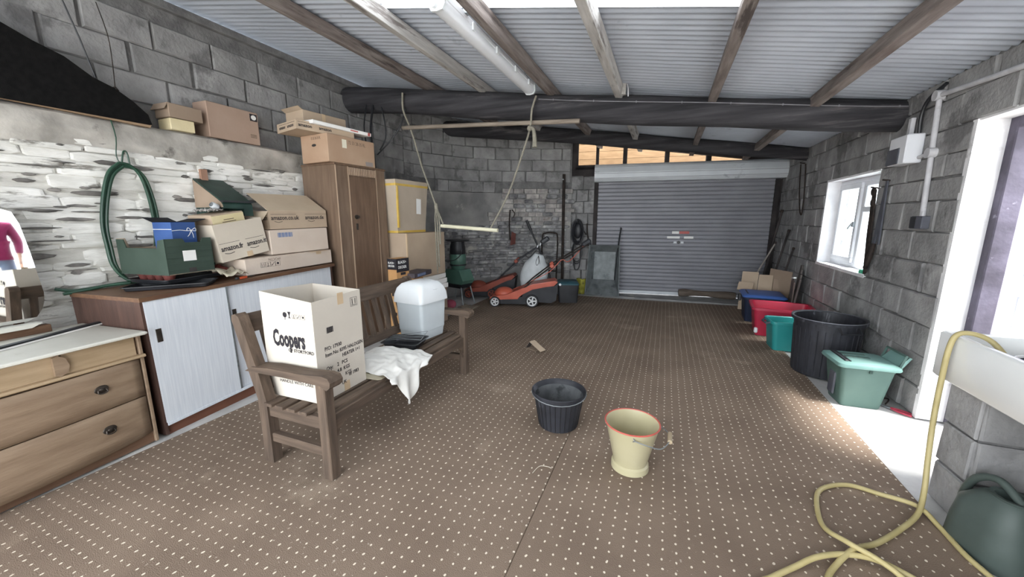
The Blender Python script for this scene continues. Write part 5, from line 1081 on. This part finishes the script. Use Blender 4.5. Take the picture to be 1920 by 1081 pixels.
sk_ = thing('power_socket', 'grey double socket box at the lower end of the conduit', 'socket', (W_, 3.84, 1.375), 0)
M().bb(-.05, 0, -.075, .075, 0, .095, bev=.006).done('box', greyp_m, sk_); M().bb(-.053, -.05, .0, .07, .005, .09).done('cover', blackp_m, sk_)
M().tube([(-.03, -.03, .09), (-.03, -.03, .13)], .014, 8).done('gland', pipe_m, sk_)

# ---- sink on block piers
cer = mat('white_ceramic', h('ecedeb'), h('f4f5f3'), rough=.18, scale=3, bump=0, spec=.6)
sn = thing('belfast_sink', 'deep white ceramic sink on concrete block piers beside the doorway', 'sink', (1.59, 2.035, .645), 0)
sb = M().rrect([(.22, .55, .02, 0), (.23, .56, .025, .01), (.23, .56, .025, .225), (.22, .55, .02, .235), (.188, .518, .03, .233), (.18, .51, .04, .22), (.165, .495, .05, .03), (.15, .475, .05, .02)], n=6, cap1=True)
sb.done('basin', cer, sn, smooth=True, ang=50)
bo = thing('washing_up_bowl', 'round dark bowl with white rim standing in the ceramic sink', 'bowl', (1.60, 2.22, .668), 0)
M().lathe([(0, 0), (.10, 0), (.135, .10), (.15, .17), (.146, .175), (.13, .10), (.098, .006), (0, .005)], 28, cap0=False).done('bowl_wall', mat('dark_enamel', h('33353b'), h('43454c'), rough=.3, scale=5), bo, smooth=True)
M().tube([(.152 * math.cos(2 * PI * k / 28), .152 * math.sin(2 * PI * k / 28), .172) for k in range(28)], .008, 8, closed=True).done('white_rim', cer, bo, smooth=True)
for (y0, y1, lab) in ((2.28, 2.50, 'concrete block pier carrying the doorway end of the sink'), (1.48, 1.66, 'concrete block pier carrying the near end of the sink')):
    pt_ = thing('block_pier', lab, 'pier', (1.60, (y0 + y1) / 2, -.012), 0, 'sink piers')
    M().bb(-.185, .185, -.10, .10, 0, .655).done('mortar_core', mortar_m, pt_)
    for k in range(3):
        z = .012 + .2185 * k
        for (px, py, an, w_) in ((0, -.10, 0, .375), (0, .10, R(180), .375), (-.185, 0, R(-90), .20)):
            link('block', BLK[(k * 3 + int(w_ * 10)) % 8], pt_, (px, py, z + .104), (0, 0, an), (w_, .018, .205))
# ---- yellow hose
hy_m = mat('yellow_hose', h('aa9c6c'), h('b9ab7c'), rough=.5, scale=9, bump=.15, bscale=80, spec=.4)
hz = thing('yellow_hose', 'yellow garden hose hanging from the sink and looped on the carpet', 'hose', (0, 0, 0))
z_ = .013
path = [(1.52, 2.40, .80), (1.47, 2.43, .875), (1.41, 2.445, .905), (1.355, 2.45, .895), (1.335, 2.45, .82), (1.33, 2.445, .65), (1.325, 2.43, .45), (1.32, 2.40, .25), (1.30, 2.34, .10), (1.24, 2.24, .03), (1.126, 2.115, z_), (.98, 1.97, z_), (.857, 1.866, z_ + .018), (.76, 1.76, z_), (.70, 1.66, z_), (.66, 1.50, z_), (.58, 1.36, z_), (.42, 1.38, z_), (.42, 1.52, z_), (.503, 1.602, z_), (.60, 1.69, z_), (.691, 1.757, z_ + .018), (.806, 1.825, z_ + .012), (.918, 1.838, z_ + .016), (1.027, 1.811, z_), (1.12, 1.72, z_), (1.22, 1.66, z_), (1.32, 1.74, z_), (1.335, 1.88, z_), (1.305, 2.032, z_), (1.30, 2.20, z_), (1.262, 2.297, z_ + .022), (1.15, 2.37, z_), (1.023, 2.394, z_), (.89, 2.315, z_), (.825, 2.20, z_), (.79, 2.0, z_), (.838, 1.88, z_ + .034), (.918, 1.82, z_ + .034), (.987, 1.765, z_ + .012), (1.03, 1.6, z_), (1.0, 1.4, z_)]
M().tube(path, .0115, 10, k=6).done('hose_tube', hy_m, hz, smooth=True)
M().cyl((1.52, 2.40, .80), (1.545, 2.385, .77), .017, n=12).done('hose_connector', mat('red_connector', h('a3574c'), h('b56a5e'), rough=.5), hz, smooth=True)
# ---- watering can under the sink
wcm = mat('can_green', h('444e4a'), h('525c58'), rough=.5, scale=4, bump=.05, c3=h('5e6864'), c3t=.66)
wc_ = thing('watering_can', 'dark green plastic watering can on the floor under the sink', 'watering can', (1.425, 2.11, -.011), R(103))
wb2 = M().rrect([(.145, .105, .09, 0), (.15, .11, .095, .01), (.142, .105, .09, .12), (.125, .095, .08, .22), (.085, .07, .06, .285, -.02, 0), (.06, .055, .05, .30, -.03, 0)], n=8)
wb2.done('can_body', wcm, wc_, smooth=True, ang=60)
M().rrect([(.06, .055, .05, .30, -.03, 0), (.066, .06, .055, .312, -.03, 0), (.05, .045, .04, .31, -.03, 0), (.045, .04, .035, .27, -.03, 0)], n=8, cap0=False, cap1=True).done('filler_rim', wcm, wc_, smooth=True)
M().tube([(-.07, 0, .295), (.03, 0, .345), (.12, 0, .29), (.155, 0, .18), (.14, 0, .09)], .016, 10, k=5).done('handle', wcm, wc_, smooth=True)
M().tube([(-.12, 0, .05), (-.21, 0, .13), (-.30, 0, .25), (-.36, 0, .33)], lambda t_: .034 - .016 * t_, 12, k=4).done('spout', wcm, wc_, smooth=True)
M().lathe([(.018, 0), (.045, .05), (.047, .06), (0, .066)], 18).done('rose', wcm, wc_, smooth=True, loc=(-.355, 0, .325), rot=(0, R(-40), 0))
# ---- red pliers and wire by the wall
pl_ = thing('red_pliers', 'red handled shears lying on the concrete by the door reveal', 'shears', (1.72, 3.62, -.010), R(-48))
red2 = mat('red_grip', h('a8384a'), h('bb4a5b'), rough=.5, scale=8)
for s_ in (-1, 1): M().tube([(0, .0, .012), (.05, .022 * s_, .012), (.13, .018 * s_, .012)], .008, 8, k=3).done('grip', red2, pl_, smooth=True)
M().prism([(-.10, 0), (-.02, .012), (.0, .008), (.0, -.008), (-.02, -.012)], .006, .016, 'z').done('blade', steel_m, pl_)
tool('wire_scrap', 'tangle of dark wire on the floor behind the green caddy', 'wire', [('strand', [(1.69, 3.98, -.004), (1.74, 3.9, .03), (1.70, 3.82, .0), (1.76, 3.76, .02), (1.72, 3.7, -.004)], .005, iron_m), ('strand', [(1.75, 4.0, .0), (1.70, 3.92, .05), (1.76, 3.85, .02), (1.71, 3.76, .0)], .005, iron_m)])
# ---- hedge and wall outside
hm = mat('hedge_leaf', h('4d6b44'), h('7d9a6a'), rough=.8, scale=14, bump=.6, bscale=30)
for k, (x, y, r) in enumerate(((8.0, 15.5, 1.6), (13.5, 19.5, 1.9))):
    tr = thing('shrub', ('smaller rounded green shrub in the yard outside', 'larger rounded green shrub in the yard outside')[k], 'shrub', (x, y, -.03), 0, 'shrubs outside')
    b = M().sphere((0, 0, r * 1.0), r, (1, 1, 1.05), 18)
    for v in b.bm.verts: v.co += v.co.normalized() * (.35 * noise.noise(v.co * 1.5) + .2 * noise.noise(v.co * 5)); v.co.z = max(v.co.z, .1)
    b.done('foliage', hm, tr, smooth=False); M().cyl((0, 0, 0), (0, 0, r), .12, .08).done('stem', dark_m, tr)

# ================================================================== PERSON outside the door, seen in the mirror
def skin(name, verts, edges, root, m, parent, sub=2):
    me = bpy.data.meshes.new(name); me.from_pydata([v[:3] for v in verts], edges, []); me.update()
    o = bpy.data.objects.new(name, me); COL.objects.link(o); o.parent = parent
    md = o.modifiers.new('skin', 'SKIN'); md.use_smooth_shade = True
    for i, v in enumerate(verts):
        sv = me.skin_vertices[0].data[i]; sv.radius = (v[3], v[4] if len(v) > 4 else v[3]); sv.use_root = (i == root)
    s_ = o.modifiers.new('sub', 'SUBSURF'); s_.levels = s_.render_levels = sub
    me.materials.append(m); return o
def build_person(loc, rz):
    skinm = mat('skin', h('c99a80'), h('d3a68c'), rough=.6, scale=6, bump=.03)
    pink = mat('magenta_jumper', h('8f2c58'), h('a83b69'), rough=.95, scale=9, bump=.3, bscale=60)
    jean = mat('grey_blue_jeans', h('6f7f98'), h('8494ab'), rough=.9, scale=9, bump=.2, bscale=120)
    hairm = mat('brown_hair', h('4a382d'), h('5d483a'), rough=.8, scale=5, bump=.4, stretch=(8, 8, 1))
    shoe = mat('dark_shoe', h('232326'), h('303034'), rough=.6, scale=8)
    p = thing('person', 'person in a magenta jumper and grey-blue jeans standing outside the doorway', 'person', loc, rz)
    # one continuous body: pelvis, spine, neck, head, arms, legs
    V = [(0, 0, .93, .13, .10), (0, .0, 1.08, .125, .09), (0, -.01, 1.25, .145, .10), (0, 0, 1.38, .12, .085), (0, .0, 1.45, .055, .05), (0, -.015, 1.53, .068, .078), (0, -.015, 1.62, .075, .092), (0, -.005, 1.69, .05, .06),
         (.17, 0, 1.38, .055), (.24, .01, 1.12, .042), (.22, -.10, .90, .030), (.215, -.125, .85, .026),
         (-.17, 0, 1.38, .055), (-.24, .01, 1.12, .042), (-.22, -.10, .90, .030), (-.215, -.125, .85, .026),
         (.09, 0, .84, .085), (.10, -.015, .48, .060), (.105, .01, .24, .052), (.105, .02, .08, .038), (.11, -.09, .035, .036), (.11, -.15, .03, .028),
         (-.09, 0, .84, .085), (-.10, -.015, .48, .060), (-.105, .01, .24, .052), (-.105, .02, .08, .038), (-.11, -.09, .035, .036), (-.11, -.15, .03, .028)]
    E_ = [(0, 1), (1, 2), (2, 3), (3, 4), (4, 5), (5, 6), (6, 7), (3, 8), (8, 9), (9, 10), (10, 11), (3, 12), (12, 13), (13, 14), (14, 15), (0, 16), (16, 17), (17, 18), (18, 19), (19, 20), (20, 21), (0, 22), (22, 23), (23, 24), (24, 25), (25, 26), (26, 27)]
    skin('body', V, E_, 0, skinm, p)
    # hands
    for s in (-1, 1):
        hv = [(s * .216, -.115, .86, .024, .016), (s * .212, -.135, .80, .034, .016)]; he = [(0, 1)]
        for k, (dx, ln) in enumerate(((-.026, .062), (-.009, .072), (.009, .068), (.026, .054))):
            b0 = len(hv); hv += [(s * .212 + dx * .4, -.135 + dx, .765, .0095), (s * .212 + dx * .4, -.138 + dx, .765 - ln * .55, .0088), (s * .207 + dx * .4, -.136 + dx, .765 - ln, .0075)]; he += [(1, b0), (b0, b0 + 1), (b0 + 1, b0 + 2)]
        b0 = len(hv); hv += [(s * .20, -.165, .80, .011), (s * .195, -.185, .775, .0095), (s * .193, -.19, .75, .008)]; he += [(1, b0), (b0, b0 + 1), (b0 + 1, b0 + 2)]
        skin('hand', hv, he, 0, skinm, p)
    J = [(0, 0, .99, .168, .128), (0, 0, 1.10, .155, .115), (0, -.01, 1.25, .17, .125), (0, 0, 1.37, .14, .10), (0, 0, 1.44, .065, .06), (.175, 0, 1.375, .075), (.245, .012, 1.12, .062), (.225, -.09, .915, .046), (-.175, 0, 1.375, .075), (-.245, .012, 1.12, .062), (-.225, -.09, .915, .046), (0, 0, .89, .165, .13)]
    skin('jumper', J, [(0, 1), (1, 2), (2, 3), (3, 4), (3, 5), (5, 6), (6, 7), (3, 8), (8, 9), (9, 10), (0, 11)], 0, pink, p)
    T = [(0, 0, 1.03, .135, .10), (0, 0, .92, .15, .118)] + [(s * x, y, z, r) for s in (1, -1) for x, y, z, r in ((.092, 0, .82, .098), (.10, -.015, .48, .075), (.105, .01, .22, .066), (.105, .02, .09, .064))]
    skin('jeans', T, [(0, 1), (1, 2), (2, 3), (3, 4), (4, 5), (1, 6), (6, 7), (7, 8), (8, 9)], 0, jean, p)
    for s in (1, -1):
        b = M().rrect([(.045, .13, .04, 0), (.048, .133, .042, .025), (.042, .12, .04, .06, 0, .01), (.036, .06, .035, .10, 0, .06)], c=(s * .11, -.06, 0), n=6, cap1=True); b.done('shoe', shoe, p, smooth=True, ang=60)
    hd = M().sphere((0, .012, 1.645), .115, (.84, .95, 1.05), 14)
    for v in hd.bm.verts:
        if v.co.y < -.03 and v.co.z < 1.69: v.co.y = -.03
        v.co *= 1 + .012 * noise.noise(v.co * 18)
    hd.done('hair', hairm, p, smooth=True, ang=180)
    eye = mat('eye_white', h('e8e6e2'), h('f0efec'), rough=.3, scale=3, bump=0)
    for s in (1, -1):
        e_ = M().sphere((s * .031, -.099, 1.60), .011, (1.2, .6, .7), 8).done('eye', eye, p, smooth=True); M().sphere((s * .031, -.106, 1.60), .005, (1, .4, 1), 6).done('iris', shoe, e_, smooth=True)
        M().sphere((s * .078, -.01, 1.585), .022, (.4, .8, 1.3), 8).done('ear', skinm, p, smooth=True)
    M().prism([(-.095, 1.60), (-.125, 1.565), (-.118, 1.555), (-.095, 1.555)], -.011, .011, 'x').done('nose', skinm, p, smooth=True, ang=80)
    M().sphere((0, -.098, 1.528), .02, (1.1, .4, .3), 8).done('mouth', mat('lips', h('a8625c'), h('b36c66'), rough=.5), p, smooth=True)
    return p
build_person((2.42, 2.98, -.03), R(-75))
